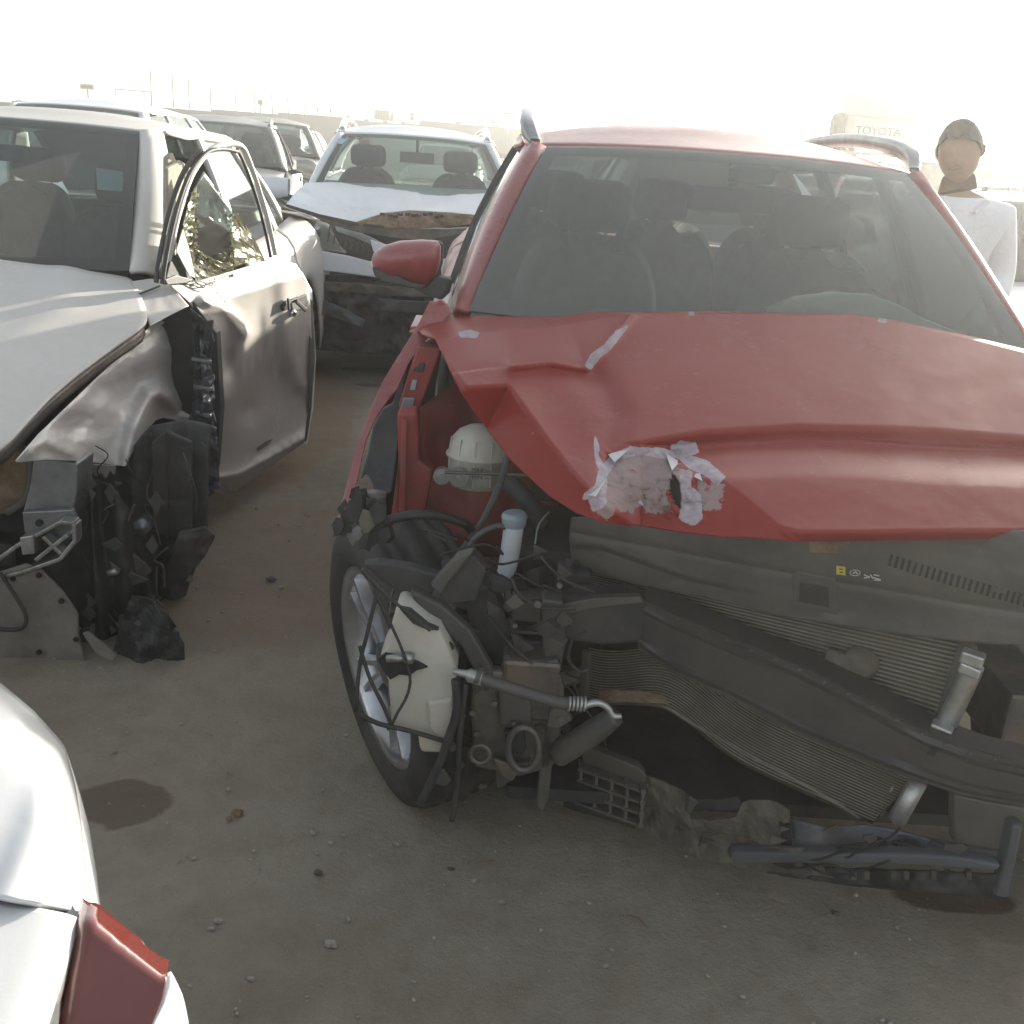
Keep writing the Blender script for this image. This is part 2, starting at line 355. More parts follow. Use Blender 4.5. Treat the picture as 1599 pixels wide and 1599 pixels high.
# ------------------------------------------------------------------ car building kit (car frame: x across, y from nose to tail, z up, origin under the front axle)
def lerp(a, b, t): return a + (b - a) * t
def interp(tab, x):
    if x <= tab[0][0]: return list(tab[0][1:])
    for p, q in zip(tab, tab[1:]):
        if x <= q[0]:
            t = (x - p[0]) / (q[0] - p[0]); return [lerp(a, b, t) for a, b in zip(p[1:], q[1:])]
    return list(tab[-1][1:])
def wheel(root, c, R=0.345, side=-1, steer=0, camber=0, wd=0.225, spokes=5, rr=0.68, tilt=0, bright='rim', double=True):
    e = bpy.data.objects.new('wheel', None); COL.objects.link(e); e.parent = root; e.location = c
    e.rotation_euler = (0, R_(camber), R_(steer) + (math.pi if side > 0 else 0))
    n = 56; ri = R * rr
    prof = [(-wd * .42, ri), (-wd * .5, ri + .02), (-wd * .5, R - .05), (-wd * .44, R - .015), (-wd * .33, R - .002), (-wd * .31, R - .010), (-wd * .28, R - .010), (-wd * .26, R), (-.045, R), (-.04, R - .010), (-.025, R - .010), (-.02, R),
            (.02, R), (.025, R - .010), (.04, R - .010), (.045, R), (wd * .26, R), (wd * .28, R - .01), (wd * .31, R - .01), (wd * .33, R - .002), (wd * .44, R - .015), (wd * .5, R - .05), (wd * .5, ri + .02), (wd * .42, ri)]
    V = []; F = []; K = len(prof)
    for i in range(n):
        a = 2 * math.pi * i / n
        for (x, r) in prof: V.append((x, r * math.cos(a), r * math.sin(a)))
    for i in range(n):
        for k in range(K - 1):
            a = i * K + k; b_ = ((i + 1) % n) * K + k; F.append((a, b_, b_ + 1, a + 1))
    mesh('tyre', V, F, M['rubber'], e, True)
    prof = [(-wd * .43, ri + .004), (-wd * .45, ri - .004), (-wd * .40, ri - .018), (-wd * .25, ri - .03), (wd * .1, ri - .045), (wd * .42, ri)]
    V = []; F = []; K = len(prof)
    for i in range(n):
        a = 2 * math.pi * i / n
        for (x, r) in prof: V.append((x, r * math.cos(a), r * math.sin(a)))
    for i in range(n):
        for k in range(K - 1):
            a = i * K + k; b_ = ((i + 1) % n) * K + k; F.append((a, b_, b_ + 1, a + 1))
    mesh('rim', V, F, M['rim' if bright == 'rim' else 'rimdark'], e, True)
    mb = MB(); mb.tube([(-wd * .1, 0, 0), (-wd * .12, 0, 0)], .17, 28); mb.tube([(wd * .1, 0, 0), (-wd * .02, 0, 0)], .15, 28)
    mb.build('brake_disc', M['dirtmetal'], e)
    mb = MB(); mb.tube([(-wd * .02, 0, 0), (-wd * .34, 0, 0), (-wd * .36, 0, 0)], [.055, .055, .03], 20); mb.build('hub', M['rimdark'], e, True)
    sp = None
    for i in range(spokes):
        if sp is None:
            V = []; F = []
            for sgn in ((-1, 1) if double else (0,)):
                k = len(V)
                for r_, w_, x_, o_ in ((.04, .022, -.30, .010), (.10, .024, -.33, .016), (.16, .022, -.37, .026), (ri - .012, .024, -.38, .040)):
                    y = sgn * o_ if double else 0; w2 = w_ * (0.55 if double else 1)
                    V += [(wd * (x_ + .14), y - w2, r_), (wd * x_, y - w2 * .5, r_), (wd * x_, y + w2 * .5, r_), (wd * (x_ + .14), y + w2, r_)]
                for q in range(3):
                    a = k + q * 4; F += [(a, a + 1, a + 5, a + 4), (a + 1, a + 2, a + 6, a + 5), (a + 2, a + 3, a + 7, a + 6)]
            sp = mesh('spoke', V, F, M['rim'], e, False)
            o_ = sp
        else:
            o_ = sp.copy(); COL.objects.link(o_); o_.parent = e
        o_.rotation_euler = (tilt + 2 * math.pi * i / spokes, 0, 0)
    return e
def seat(root, u, v, z, m='seat', head=True, s=1.0, hw=0.14):
    prof = [(0, .22), (.3, .25), (.5, .24), (.62, .19), (.66, .12)]
    V = []; F = []
    for k, (h, wd) in enumerate(prof):
        for i in range(9):
            q = -1 + i / 4; V.append((u + q * wd * s, v + .12 * h / .6 - .05 * q * q - .03, z + h * s))
    nf = len(V)
    mesh('seat_back', V, gridF(8, 4), M[m], root, True, solid=.1, sub=1, off=1)
    mesh('seat_cushion', [(u + x * s, v + y, z + zz) for (x, y, zz) in ((-.25, -.5, 0), (.25, -.5, 0), (.25, .02, -.05), (-.25, .02, -.05), (-.25, -.5, -.14), (.25, -.5, -.14), (.25, .02, -.16), (-.25, .02, -.16))],
         [(0, 1, 2, 3), (4, 7, 6, 5), (0, 4, 5, 1), (1, 5, 6, 2), (2, 6, 7, 3), (3, 7, 4, 0)], M[m], root, True, bevel=.05)
    if head:
        hb = MB(); hb.box((u, v + .15, z + .745 * s), (2 * hw, .11, .17)); hb.build('headrest', M[m], root, True, bevel=.05)
        hb = MB()
        for q in (-.06, .06): hb.tube([(u + q, v + .14, z + .62 * s), (u + q, v + .15, z + .72 * s)], .008, 6)
        hb.build('headrest_post', M['greymetal'], root)
def rul(P, side, s, t):
    k = min(int(s), len(P['belt']) - 2); f = s - k
    b = [lerp(P['belt'][k][i], P['belt'][k + 1][i], f) for i in range(3)]; r = [lerp(P['roof'][k][i], P['roof'][k + 1][i], f) for i in range(3)]
    v = lerp(b[0], r[0], t); u = lerp(b[1], r[1], t) + .022 * math.sin(math.pi * t); z = lerp(b[2], r[2], t)
    return Vector((side * u, v, z))
def greenhouse(root, P, pm, gm, sides=(-1, 1), skip=(), wm='glass', rg=True, border=True, tint='glassd'):
    n, mm = 5, 8
    for sd in sides:
        # windscreen pillar
        V = []; wc, zc = P['wc'], P['zc']
        for j in range(13):
            t = j / 12; a = Vector((sd * lerp(wc, P['roof'][0][1] - .06, t), lerp(P['v0'], P['roof'][0][0] - .02, t), lerp(zc, P['roof'][0][2] + .005, t)))
            b_ = rul(P, sd, 0, t); c_ = rul(P, sd, .7, t); md = (a + b_) / 2 + Vector((sd * .012, -.012, .012))
            V += [a, a.lerp(md, .5) + Vector((0, -.004, .004)), md, b_, c_]
        mesh('front_pillar', V, gridF(4, 12), M[pm], root, True, solid=.02, off=-1 if sd > 0 else 1)
        for k in range(7):
            if (sd, k) in skip: continue
            if k % 2 == 0:
                if k == 0: continue
                V = [rul(P, sd, k + i / n, j / mm) for j in range(mm + 1) for i in range(n + 1)]
                mesh('rear_pillar' if k > 2 else 'door_pillar', V, gridF(n, mm), M[pm if (k > 4 or P.get('bp')) else 'black'], root, True, solid=.025)
            else:
                V = [rul(P, sd, k + (i / n if k > 1 else -.3 + 1.3 * i / n), lerp(0, .93, j / mm)) for j in range(mm + 1) for i in range(n + 1)]
                mesh('side_window', V, gridF(n, mm), M[tint], root, True)
        if (sd, 'rail') not in skip:
            V = [rul(P, sd, .65 + i * 6.35 / 40, lerp(.925 + .07 * max(0, 1 - i / 6), 1.0, j / 2)) + Vector((sd * .004 * min(1, i / 6), 0, 0)) for j in range(3) for i in range(41)]
            mesh('roof_side_rail', V, gridF(40, 2), M[pm], root, True, solid=.02)
    # roof
    nr, mr = 16, 18; V = []; v1, v2 = P['roof'][0][0], P['roof'][-1][0]
    rt_ = [(a[0], a[1], a[2]) for a in P['roof']]
    for j in range(mr + 1):
        v = lerp(v1, v2, j / mr); u_, z_ = interp(rt_, v)
        for i in range(nr + 1):
            q = -1 + 2 * i / nr; fr = max(0, 1 - j / 3); V.append((q * u_, v - .07 * (1 - q * q) * fr, z_ + P['crown'] * (.28 + .72 * sm(0, .55, v - v1)) * (1 - abs(q) ** 2.4)))
    mesh('roof', V, gridF(nr, mr), M[pm], root, True, solid=.02, off=-1)
    # windscreen
    V = []; u1, z1 = P['roof'][0][1] - .06, P['roof'][0][2]
    def ws(q, t, o=0):
        uu = q * lerp(P['wc'], u1, t); vv = lerp(P['v0'] - P.get('bow', .16) * (1 - q * q), v1 - .02 - .07 * (1 - q * q), t); zz = lerp(P['zc'], z1 + .006 + P['crown'] * (1 - abs(q) ** 2.4) * .28, t) + .02 * math.sin(math.pi * t)
        return Vector((uu, vv - o, zz + o))
    V = [ws(-1 + i / 8, j / 10) for j in range(11) for i in range(17)]
    mesh('windscreen', V, gridF(16, 10), M[wm], root, True)
    if border:
        rim_ = [(-1, 0), (-.4, 0), (.4, 0), (1, 0), (1, 1), (.4, 1), (-.4, 1), (-1, 1)]
        V = []; F = []
        def ring(qi, ti, to): return None
        N = 24; out = []; inn = []
        for i in range(N): out.append((-1 + 2 * i / N, 0)); inn.append(((-1 + 2 * i / N) * .93, .07))
        for i in range(N): out.append((1, i / N)); inn.append((.93, .07 + i / N * .86))
        for i in range(N): out.append((1 - 2 * i / N, 1)); inn.append(((1 - 2 * i / N) * .93, .93))
        for i in range(N): out.append((-1, 1 - i / N)); inn.append((-.93, .93 - i / N * .86))
        for (a, b_) in zip(out, inn): V += [ws(a[0], a[1], -.004), ws(b_[0], b_[1], -.004)]
        K = len(out); F = [(2 * i, 2 * ((i + 1) % K), 2 * ((i + 1) % K) + 1, 2 * i + 1) for i in range(K)]
        mesh('windscreen_border', V, F, M['gap'], root, True)
    if rg:
        u2, z2 = P['roof'][-1][1] - .03, P['roof'][-1][2]
        V = []
        for j in range(9):
            t = j / 8
            for i in range(13):
                q = -1 + i / 6; V.append((q * lerp(u2, P['wr'], t), lerp(v2 + .01 + .03 * (1 - q * q), P['v3'] + .06 * (1 - q * q), t), lerp(z2 + P['crown'] * (1 - q * q) - .01, P['zr'], t)))
        mesh('rear_window', V, gridF(12, 8), M[tint], root, True)
def sidepanel(root, P, sd, va, vb, name, pm, top=None, th=.012):
    """outer skin between two stations, cut out over the wheels"""
    n = max(6, int((vb - va) / .045)); V = []; W2 = P['W'] / 2
    for i in range(n + 1):
        v = lerp(va, vb, i / n); bu, bz = interp(P['line'], v)
        zb = P['sill']
        for (wv, wr_) in P['arch']:
            if abs(v - wv) < wr_: zb = max(zb, P['wz'] + math.sqrt(wr_ ** 2 - (v - wv) ** 2))
        zb = min(zb, bz - .05)
        fl = sum(.018 * math.exp(-((abs(v - wv) - wr_) / .1) ** 2) for (wv, wr_) in P['arch'])
        e = P.get('endtaper', .1) * (max(0, (P['vnose'] + .45 - v) / .45) ** 2 + max(0, (v - P['vtail'] + .4) / .4) ** 2)
        for k, (f, wq) in enumerate(((0, 0), (.07, .55), (.16, .85), (.30, .98), (.36, 1.0), (.5, .99), (.7, .985), (.86, .97), (1, .9))):
            z = lerp(bz, zb, f); u = lerp(bu, W2, wq) + (fl if k > 3 else 0) - e * (1 if k else .8)
            V.append((sd * u, v, z))
    F = [(i * 9 + k, i * 9 + k + 1, (i + 1) * 9 + k + 1, (i + 1) * 9 + k) for i in range(n) for k in range(8)]
    return mesh(name, V, F, M[pm], root, True, solid=th, off=1 if sd > 0 else -1)
def floorpan(root, P, lining='seat'):
    mb = MB(); mb.box((0, (P['v0'] + P['vtail']) / 2, .36), (P['W'] - .22, P['vtail'] - P['v0'] - .1, .1)); mb.box((0, P['v0'] + .05, .6), (P['W'] - .25, .06, .6))
    mb.build('floor_pan', M['black'], root)
    V = []
    for j in range(5):
        for i in range(13):
            q = -1 + i / 6; V.append((q * P['wc'] * .97, P['v0'] - .12 * (1 - q * q) + [0.02, .15, .3, .38, .38][j], P['zc'] + [-.03, -.01, -.03, -.12, -.4][j] + .03 * math.exp(-((q - P.get('bin', .45)) / .25) ** 2)))
    mesh('dashboard', V, gridF(12, 4), M['seat'], root, True)
    for sd in (-1, 1):
        mb = MB(); mb.box((sd * (P['wc'] + .03), (P['v0'] + P['vtail']) / 2 + .1, .62), (.05, P['vtail'] - P['v0'] - .4, .5)); mb.build('door_trim', M[lining], root)
def mirror(root, c, sd, pm, s=1.0, ind=True):
    V = []; F = []
    # streamlined shell: rings along the across axis
    for j in range(9):
        t = j / 8; r = [.0, .62, .86, .97, 1.0, .98, .93, .86, .80][j]
        for k in range(14):
            a = 2 * math.pi * k / 14
            V.append((c[0] + sd * (.26 * (1 - t)) * s, c[1] + (.075 * math.cos(a) * r + (.03 if math.cos(a) > 0 else -.0)) * s, c[2] + (.085 * math.sin(a) * (r if math.sin(a) > 0 else r * .85) - .02 * (1 - t)) * s))
    F = [(j * 14 + k, j * 14 + (k + 1) % 14, (j + 1) * 14 + (k + 1) % 14, (j + 1) * 14 + k) for j in range(8) for k in range(14)]
    mr = mesh('mirror', V, F, M[pm], root, True)
    mb = MB(); mb.box((c[0] + sd * .12 * s, c[1] + .1 * s, c[2]), (.2 * s, .012, .12 * s)); mb.build('mirror_glass', M['chrome'], mr, bevel=.004)
    mb = MB(); mb.bar((c[0] + sd * .08 * s, c[1] + .02, c[2] - .05 * s), (c[0] - sd * .09, c[1] + .05, c[2] - .09 * s), .05, .05); mb.build('mirror_arm', M['black'], mr, True, bevel=.012)
    return mr
def hood_pts(P, q, t):
    v = lerp(P['v0'] - .02, P['vnose'] + .16, t); u, z = interp(P['line'], v)
    return Vector((q * (u - .012), v - (.13 - .02 * t) * (1 - q * q), z + .045 * (1 - abs(q) ** 2.2) * (1 - .3 * t) - .03 * max(0, t - .8) / .2))
def nose(root, P, pm, rows=None):
    rows = rows or [(P['zn'] - .01, .10), (P['zn'] - .08, .03), (.62, 0), (.5, -.02), (.38, -.01), (.24, .06)]
    V = []
    for (z, sb) in rows:
        for i in range(25):
            q = -1 + i / 12; V.append((q * (P['W'] / 2 - .03), P['vnose'] + sb + .30 * abs(q) ** 3.2, z))
    return mesh('front_bumper', V, gridF(24, len(rows) - 1), M[pm], root, True, solid=.015)
def tail(root, P, pm, zt=None):
    zt = zt or P['zr']; V = []
    rows = [(zt - .01, P['v3'] + .03), (zt - .1, P['vtail'] - .10), (.8, P['vtail'] - .05), (.66, P['vtail']), (.5, P['vtail'] + .02), (.3, P['vtail'] - .03)]
    for (z, vv) in rows:
        for i in range(25):
            q = -1 + i / 12; V.append((q * (P['W'] / 2 - .03), vv - .22 * abs(q) ** 3.5, z))
    return mesh('tail_panel', V, gridF(24, 5), M[pm], root, True, solid=.015)
def SUV(k=1.0, L=4.41, W=1.82, H=1.655, **o):
    d = H - 1.655
    P = dict(W=W, v0=.45, wc=.72, zc=1.13 + d, crown=.07, bow=.16, wr=.58, v3=L - .88 - .28, zr=1.12 + d, vnose=-.88, vtail=L - .95, zn=.88 + d, sill=.26, wz=.345, arch=[(0, .40), (2.64, .40)],
        belt=[(.50, .775, 1.08 + d), (.72, .80, 1.06 + d), (1.45, .82, 1.07 + d), (1.56, .82, 1.075 + d), (2.35, .815, 1.12 + d), (2.45, .81, 1.13 + d), (2.85, .78, 1.20 + d), (3.12, .70, 1.22 + d)],
        roof=[(1.10, .60, 1.53 + d), (1.22, .605, 1.545 + d), (1.58, .61, 1.565 + d), (1.66, .61, 1.565 + d), (2.25, .60, 1.555 + d), (2.36, .60, 1.55 + d), (2.72, .58, 1.53 + d), (2.90, .56, 1.51 + d)],
        line=[(-.85, .62, .84 + d), (-.5, .74, .95 + d), (.0, .77, 1.03 + d), (.45, .77, 1.08 + d), (1.5, .82, 1.065 + d), (2.35, .815, 1.12 + d), (3.2, .72, 1.2 + d), (3.4, .68, 1.18 + d)])
    P.update(o); return P
def SEDAN(**o):
    P = dict(W=1.83, v0=.45, wc=.70, zc=1.02, crown=.05, bow=.16, wr=.56, v3=3.05, zr=1.08, vnose=-.92, vtail=3.85, zn=.74, sill=.22, wz=.33, arch=[(0, .38), (2.79, .38)],
        belt=[(.52, .79, .98), (.75, .80, .965), (1.5, .815, .97), (1.6, .815, .975), (2.4, .80, 1.0), (2.5, .795, 1.005), (2.75, .77, 1.03), (3.05, .70, 1.06)],
        roof=[(1.15, .59, 1.42), (1.28, .595, 1.43), (1.62, .60, 1.44), (1.70, .60, 1.44), (2.2, .585, 1.42), (2.28, .58, 1.415), (2.42, .57, 1.40), (2.52, .55, 1.38)],
        line=[(-.9, .62, .70), (-.5, .75, .82), (.0, .79, .91), (.45, .80, .97), (1.5, .815, .97), (2.4, .80, 1.0), (3.1, .76, 1.04), (3.85, .68, 1.02)])
    P.update(o); return P
def generic(name, x, y, deg, P, pm, label, cat='car', group=None, lamps=True, sedan=False, lining='seat', sealabel=None, rails=False, wm='glass'):
    t = thing(name, (x, y, 0), R_(deg), label, cat, group)
    greenhouse(t, P, pm, 'glass', wm=wm); floorpan(t, P, lining)
    for sd in (-1, 1):
        sp = [P['vnose'] + .18, P['v0'] - .03, 1.5, 2.42, P['vtail'] - .03]
        for i, nm in enumerate(('front_wing', 'front_door', 'rear_door', 'rear_quarter')):
            dr = sidepanel(t, P, sd, sp[i] + .003, sp[i + 1] - .003, nm, pm)
            if 'door' in nm:
                mb = MB(); mb.bar((sd * (P['W'] / 2 + .012), sp[i + 1] - .24, P['zc'] - .16), (sd * (P['W'] / 2 + .012), sp[i + 1] - .06, P['zc'] - .16), .025, .03); mb.build('handle', M['chrome' if i == 2 else 'black'], dr, bevel=.006)
        mirror(t, (sd * .88, P['v0'] + .15, P['zc'] + .03), sd, pm)
        wheel(t, (sd * (P['W'] / 2 - .12), 0, P['wz']), P['wz'], sd); wheel(t, (sd * (P['W'] / 2 - .12), P['arch'][1][0], P['wz']), P['wz'], sd)
        seat(t, sd * .37, 1.25, .62); seat(t, sd * .34, 2.2, .64)
    V = [hood_pts(P, -1 + i / 8, j / 10) for j in range(11) for i in range(17)]
    mesh('bonnet', V, gridF(16, 10), M[pm], t, True, solid=.012)
    nose(t, P, pm)
    mb = MB(); mb.box((0, P['vnose'] - .012, .60), (.95, .04, .16)); g = mb.build('grille', M['black'], t, bevel=.01)
    for sd in (-1, 1):
        mb = MB(); mb.box((sd * .62, P['vnose'] + .06, .68), (.34, .07, .12), rz=sd * .42); mb.build('headlight', M['lens'], t, bevel=.02)
        mb = MB(); mb.box((sd * .66, P['vtail'] - .06, .90), (.28, .06, .18), rz=-sd * .4); mb.build('tail_light', M['tail'], t, bevel=.02)
    tail(t, P, pm)
    if sedan:
        V = []
        for j in range(7):
            for i in range(13):
                q = -1 + i / 6; v = lerp(P['v3'] - .02, P['vtail'] - .08, j / 6); u, z = interp(P['line'], v); V.append((q * (u - .005), v + .04 * (1 - q * q), z + .03 * (1 - q * q)))
        mesh('boot_lid', V, gridF(12, 6), M[pm], t, True, solid=.012)
    if rails: roofrails(t, P, pm)
    mb = MB(); mb.box((0, P['v0'] + .62, P['zc'] + .27), (.24, .03, .065)); mb.build('inside_mirror', M['black'], t, bevel=.01)
    return t
def roofrails(t, P, pm, m='greymetal', r=.018, h=.05):
    for sd in (-1, 1):
        pts = []
        for i in range(9):
            f = i / 8; v = lerp(P['roof'][0][0] + .12, P['roof'][-1][0] - .05, f); u, z = interp([(a[0], a[1], a[2]) for a in P['roof']], v)
            pts.append((sd * (u - .04), v, z + .0 + h * min(1, 4 * f, 4 * (1 - f)) ** .6))
        tube('roof_rail', pts, [r * 1.4] + [r] * 3 + [r * 1.4], M[m], t, 8, 3)
# ------------------------------------------------------------------ the crashed red SUV
RF = Fr(.579, 2.176, 1.01)
red = thing('crashed_red_suv', (RF.x, RF.y, 0), RF.a, 'crashed red SUV with crumpled bonnet and its whole front end torn open', 'car')
PR = SUV(bin=-.5, L=4.52)
PR['belt'][0] = (.52, .765, 1.10); PR['bow'] = .11
greenhouse(red, PR, 'red', 'glassr', wm='glassr', skip=(), tint='glass')
floorpan(red, PR)
for sd in (-1, 1):
    sp = [.36, 1.5, 2.42, 3.4]
    for i, nm in enumerate(('front_door', 'rear_door', 'rear_quarter')):
        d_ = sidepanel(red, PR, sd, sp[i] + .003, sp[i + 1] - .003, nm, 'red')
        if i < 2:
            mb = MB(); mb.bar((sd * .925, sp[i + 1] - .26, .93), (sd * .925, sp[i + 1] - .07, .94), .028, .032); mb.build('handle', M['red'], d_, bevel=.006)
    wheel(red, (sd * .80, 2.64, .345), .345, sd)
sidepanel(red, PR, 1, -.70, .354, 'front_wing', 'red')
wheel(red, (.80, 0, .345), .345, 1)
wheel(red, (-.79, .07, .345), .350, -1, steer=27, camber=-7, tilt=.35, rr=.70)
tail(red, PR, 'red')
for sd in (-1, 1):
    seat(red, sd * .37, 1.30, .60, head=True, s=1.02); 
for q in (-.45, 0, .45): seat(red, q, 2.25, .62, hw=.12)
mb = MB(); mb.box((.02, 1.05, 1.425), (.26, .035, .075)); im = mb.build('inside_mirror', M['black'], red, bevel=.015)
mb = MB(); mb.tube([(.02, 1.06, 1.46), (.02, 1.08, 1.54)], .014, 8); mb.build('mirror_stem', M['black'], im)
mb = MB(); mb.box((.06, 1.0, 1.50), (.12, .10, .05)); mb.build('sensor_housing', M['black'], red, bevel=.012)
# steering wheel behind the right half of the windscreen
P_ = [(.37 + .18 * math.cos(a), .95 + .07 * math.sin(a), 1.02 + .165 * math.sin(a)) for a in [2 * math.pi * i / 32 for i in range(33)]]
mb = MB(); mb.tube(P_, .016, 8, False); mb.tube([(.22, .95, 1.02), (.52, .95, 1.02)], .02, 8); mb.tube([(.37, .95, 1.02), (.37, .90, .88)], .022, 8); mb.build('steering_wheel', M['black'], red, True)
# roof rails
for sd, pp in ((-1, [(.575, 1.12, 1.535), (.60, 1.24, 1.585), (.60, 1.45, 1.615), (.60, 1.9, 1.635), (.59, 2.4, 1.62), (.57, 2.8, 1.57)]), (1, [(.575, 1.12, 1.535), (.60, 1.24, 1.585), (.60, 1.45, 1.615), (.60, 1.9, 1.635), (.59, 2.4, 1.62), (.57, 2.8, 1.57)])):
    V = []
    P_ = spline([(sd * a, b_, c_ + .015) for a, b_, c_ in pp], 6)
    for ip, p in enumerate(P_):
        e_ = min(1, .35 + ip * .12, .35 + (len(P_) - 1 - ip) * .12)
        for (dx, dz) in ((.024, -.006), (.022, .008), (.012, .013), (-.012, .013), (-.022, .008), (-.024, -.006), (-.016, -.035), (.016, -.035)): V.append(p + Vector((dx * (.5 + e_ / 2), 0, dz * e_)))
    F = [(i * 8 + k, i * 8 + (k + 1) % 8, (i + 1) * 8 + (k + 1) % 8, (i + 1) * 8 + k) for i in range(len(P_) - 1) for k in range(8)] + [tuple(range(8))]
    mesh('roof_rail', V, F, M['greymetal'], red, True)
V = []
# door mirror (its shell in the photo: domed top, flat inner edge)
outl = [(580, 408), (584, 395), (598, 384), (625, 376), (660, 374), (684, 376), (689, 384), (688, 410), (682, 430), (672, 441), (664, 449), (640, 444), (622, 436), (600, 438), (588, 430), (582, 420)]
cen = (640, 405); K = len(outl); rings = 7; V = []; F = []
for j in range(rings + 1):
    f = math.cos(math.pi / 2 * j / rings); dz = -.075 * math.sin(math.pi / 2 * j / rings)
    for (X, Y) in outl:
        X2, Y2 = cen[0] + (X - cen[0]) * f, cen[1] + (Y - cen[1]) * f
        V.append(RF.v(X2, Y2, .62 + dz) if f > .01 else RF.v(*cen, .62 + dz))
for j in range(rings):
    for k in range(K): F.append((j * K + k, j * K + (k + 1) % K, (j + 1) * K + (k + 1) % K, (j + 1) * K + k))
b0 = len(V)
for (X, Y) in outl: V.append(RF.v(cen[0] + (X - cen[0]) * .97, cen[1] + (Y - cen[1]) * .95, .655))
for k in range(K): F.append((k, b0 + k, b0 + (k + 1) % K, (k + 1) % K))
F.append(tuple(b0 + k for k in range(K)))
mr = mesh('door_mirror', V, F, M['red'], red, True, clean=True)
slab('mirror_lower_cover', [RF.v(X, Y, .575) for X, Y in ((581, 418), (600, 424), (622, 431), (640, 440), (664, 446), (655, 452), (628, 447), (597, 440), (585, 431))], M['black'], mr, .08, bevel=.004)
slab('mirror_arm', [RF.v(X, Y, .60) for X, Y in ((640, 441), (665, 449), (680, 432), (706, 436), (702, 458), (690, 470), (668, 462), (646, 452))], M['black'], mr, .06, bevel=.008)
slab('mirror_bezel', [RF.v(X, Y, .64) for X, Y in ((684, 376), (692, 382), (691, 412), (684, 434), (674, 444), (676, 436), (684, 410), (686, 385))], M['black'], mr, .03, bevel=.003)

# ---- bonnet
A_ = [(680, 532), (760, 522), (870, 512), (985, 493), (1100, 493), (1330, 496), (1420, 511), (1520, 533), (1610, 556), (1800, 616)]
B_ = [(690, 560), (730, 606), (795, 603), (850, 680), (900, 742), (945, 792), (1000, 830)]
G_ = [(935, 720), (1000, 700), (1060, 699), (1110, 738), (1165, 778), (1240, 842)]
C_ = [(990, 692), (1100, 672), (1250, 662), (1450, 668), (1599, 681), (1950, 705)]
D_ = [(1060, 699), (1160, 694), (1260, 690), (1380, 695), (1450, 702), (1599, 706), (1950, 722)]
L_ = [(1180, 812), (1250, 832), (1400, 831), (1599, 829), (1950, 838)]
Rg = [(985, 492), (955, 530), (915, 577), (860, 568), (800, 575)]
Dn = [(915, 580), (945, 612), (965, 655), (950, 715)]
HOLE = [(1047, 738), (1060, 752), (1063, 775), (1060, 800), (1051, 786), (1042, 762)]
TORN = [(925, 700), (1000, 690), (1060, 685), (1140, 750), (1100, 830), (1000, 815), (920, 790)]
def hood_off(X, Y):
    o = -.006 + .018 * (1 - ((X - 1250) / 600) ** 2)
    d, s = segd(X, Y, A_)
    if s < 0: o -= .0011 * d * 1.5
    else: o -= 0
    d, s = segd(X, Y, B_)
    if s > 0 and X < 1010: o -= .00105 * min(d, 90) * 1.15
    if X < 1000: o += .012 * math.exp(-d / 40)
    d, s = segd(X, Y, G_)
    if s > 0 and 925 < X < 1250: o -= .0010 * d * .55 * sm(925, 985, X)
    d, s = segd(X, Y, L_)
    if s > 0 and X > 1180: o -= .0010 * d * 2.2 * sm(1180, 1290, X)
    if X > 960:
        yc = _y(C_, X); yd = _y(D_, X); f = sm(yc, yd, Y); w_ = sm(960, 1060, X)
        o += w_ * (-.026 * f + .030 * sm(yd, yd + 60, Y) - .008 * sm(yd + 50, yd + 140, Y) + .005 * math.exp(-((Y - yd) / 4) ** 2))
    d, s = segd(X, Y, Rg); o += .021 * math.exp(-(d / 9) ** 1.1) - (.00030 * min(d, 160) * sm(1010, 900, X) if s > 0 else 0)
    d, s = segd(X, Y, Dn); o += -.013 * math.exp(-(d / 24) ** 2)
    # big soft facets of the buckled left lobe
    o += .012 * math.sin((X + Y * .6) / 55) * sm(1010, 900, X) * sm(510, 570, Y) + .003 * fbm((X / 160, Y / 120, 2))
    o += .0005 * fbm((X / 60, Y / 40, 9))
    if inpoly(X, Y, TORN):
        dd = min(segd(X, Y, TORN + [TORN[0]])[0] / 20, 1); o += dd * (.009 * fbm((X / 40, Y / 32, 5)) + .0025 * abs(fbm((X / 12, Y / 14, 3))))
        d = segd(X, Y, HOLE + [HOLE[0]])[0]; o += .012 * math.exp(-d / 8) * dd
    return o
def _y(pl, X):
    for (a, b_), (c, d) in zip(pl, pl[1:]):
        if a <= X <= c: return b_ + (d - b_) * (X - a) / (c - a)
    return pl[0][1] if X < pl[0][0] else pl[-1][1]
top = [(640, 520), (662, 507), (700, 488), (760, 486), (860, 487), (985, 491), (1100, 489), (1330, 493), (1400, 503), (1500, 524), (1599, 548), (1700, 575), (1800, 606)]
left = [(640, 520), (655, 523), (680, 531), (700, 572), (735, 636), (800, 720), (860, 775), (903, 802)]
bot = [(903, 802), (940, 815), (1000, 822), (1060, 832), (1130, 840), (1240, 844), (1400, 842), (1599, 840), (1900, 852)]
right = [(1800, 606), (1860, 700), (1900, 852)]
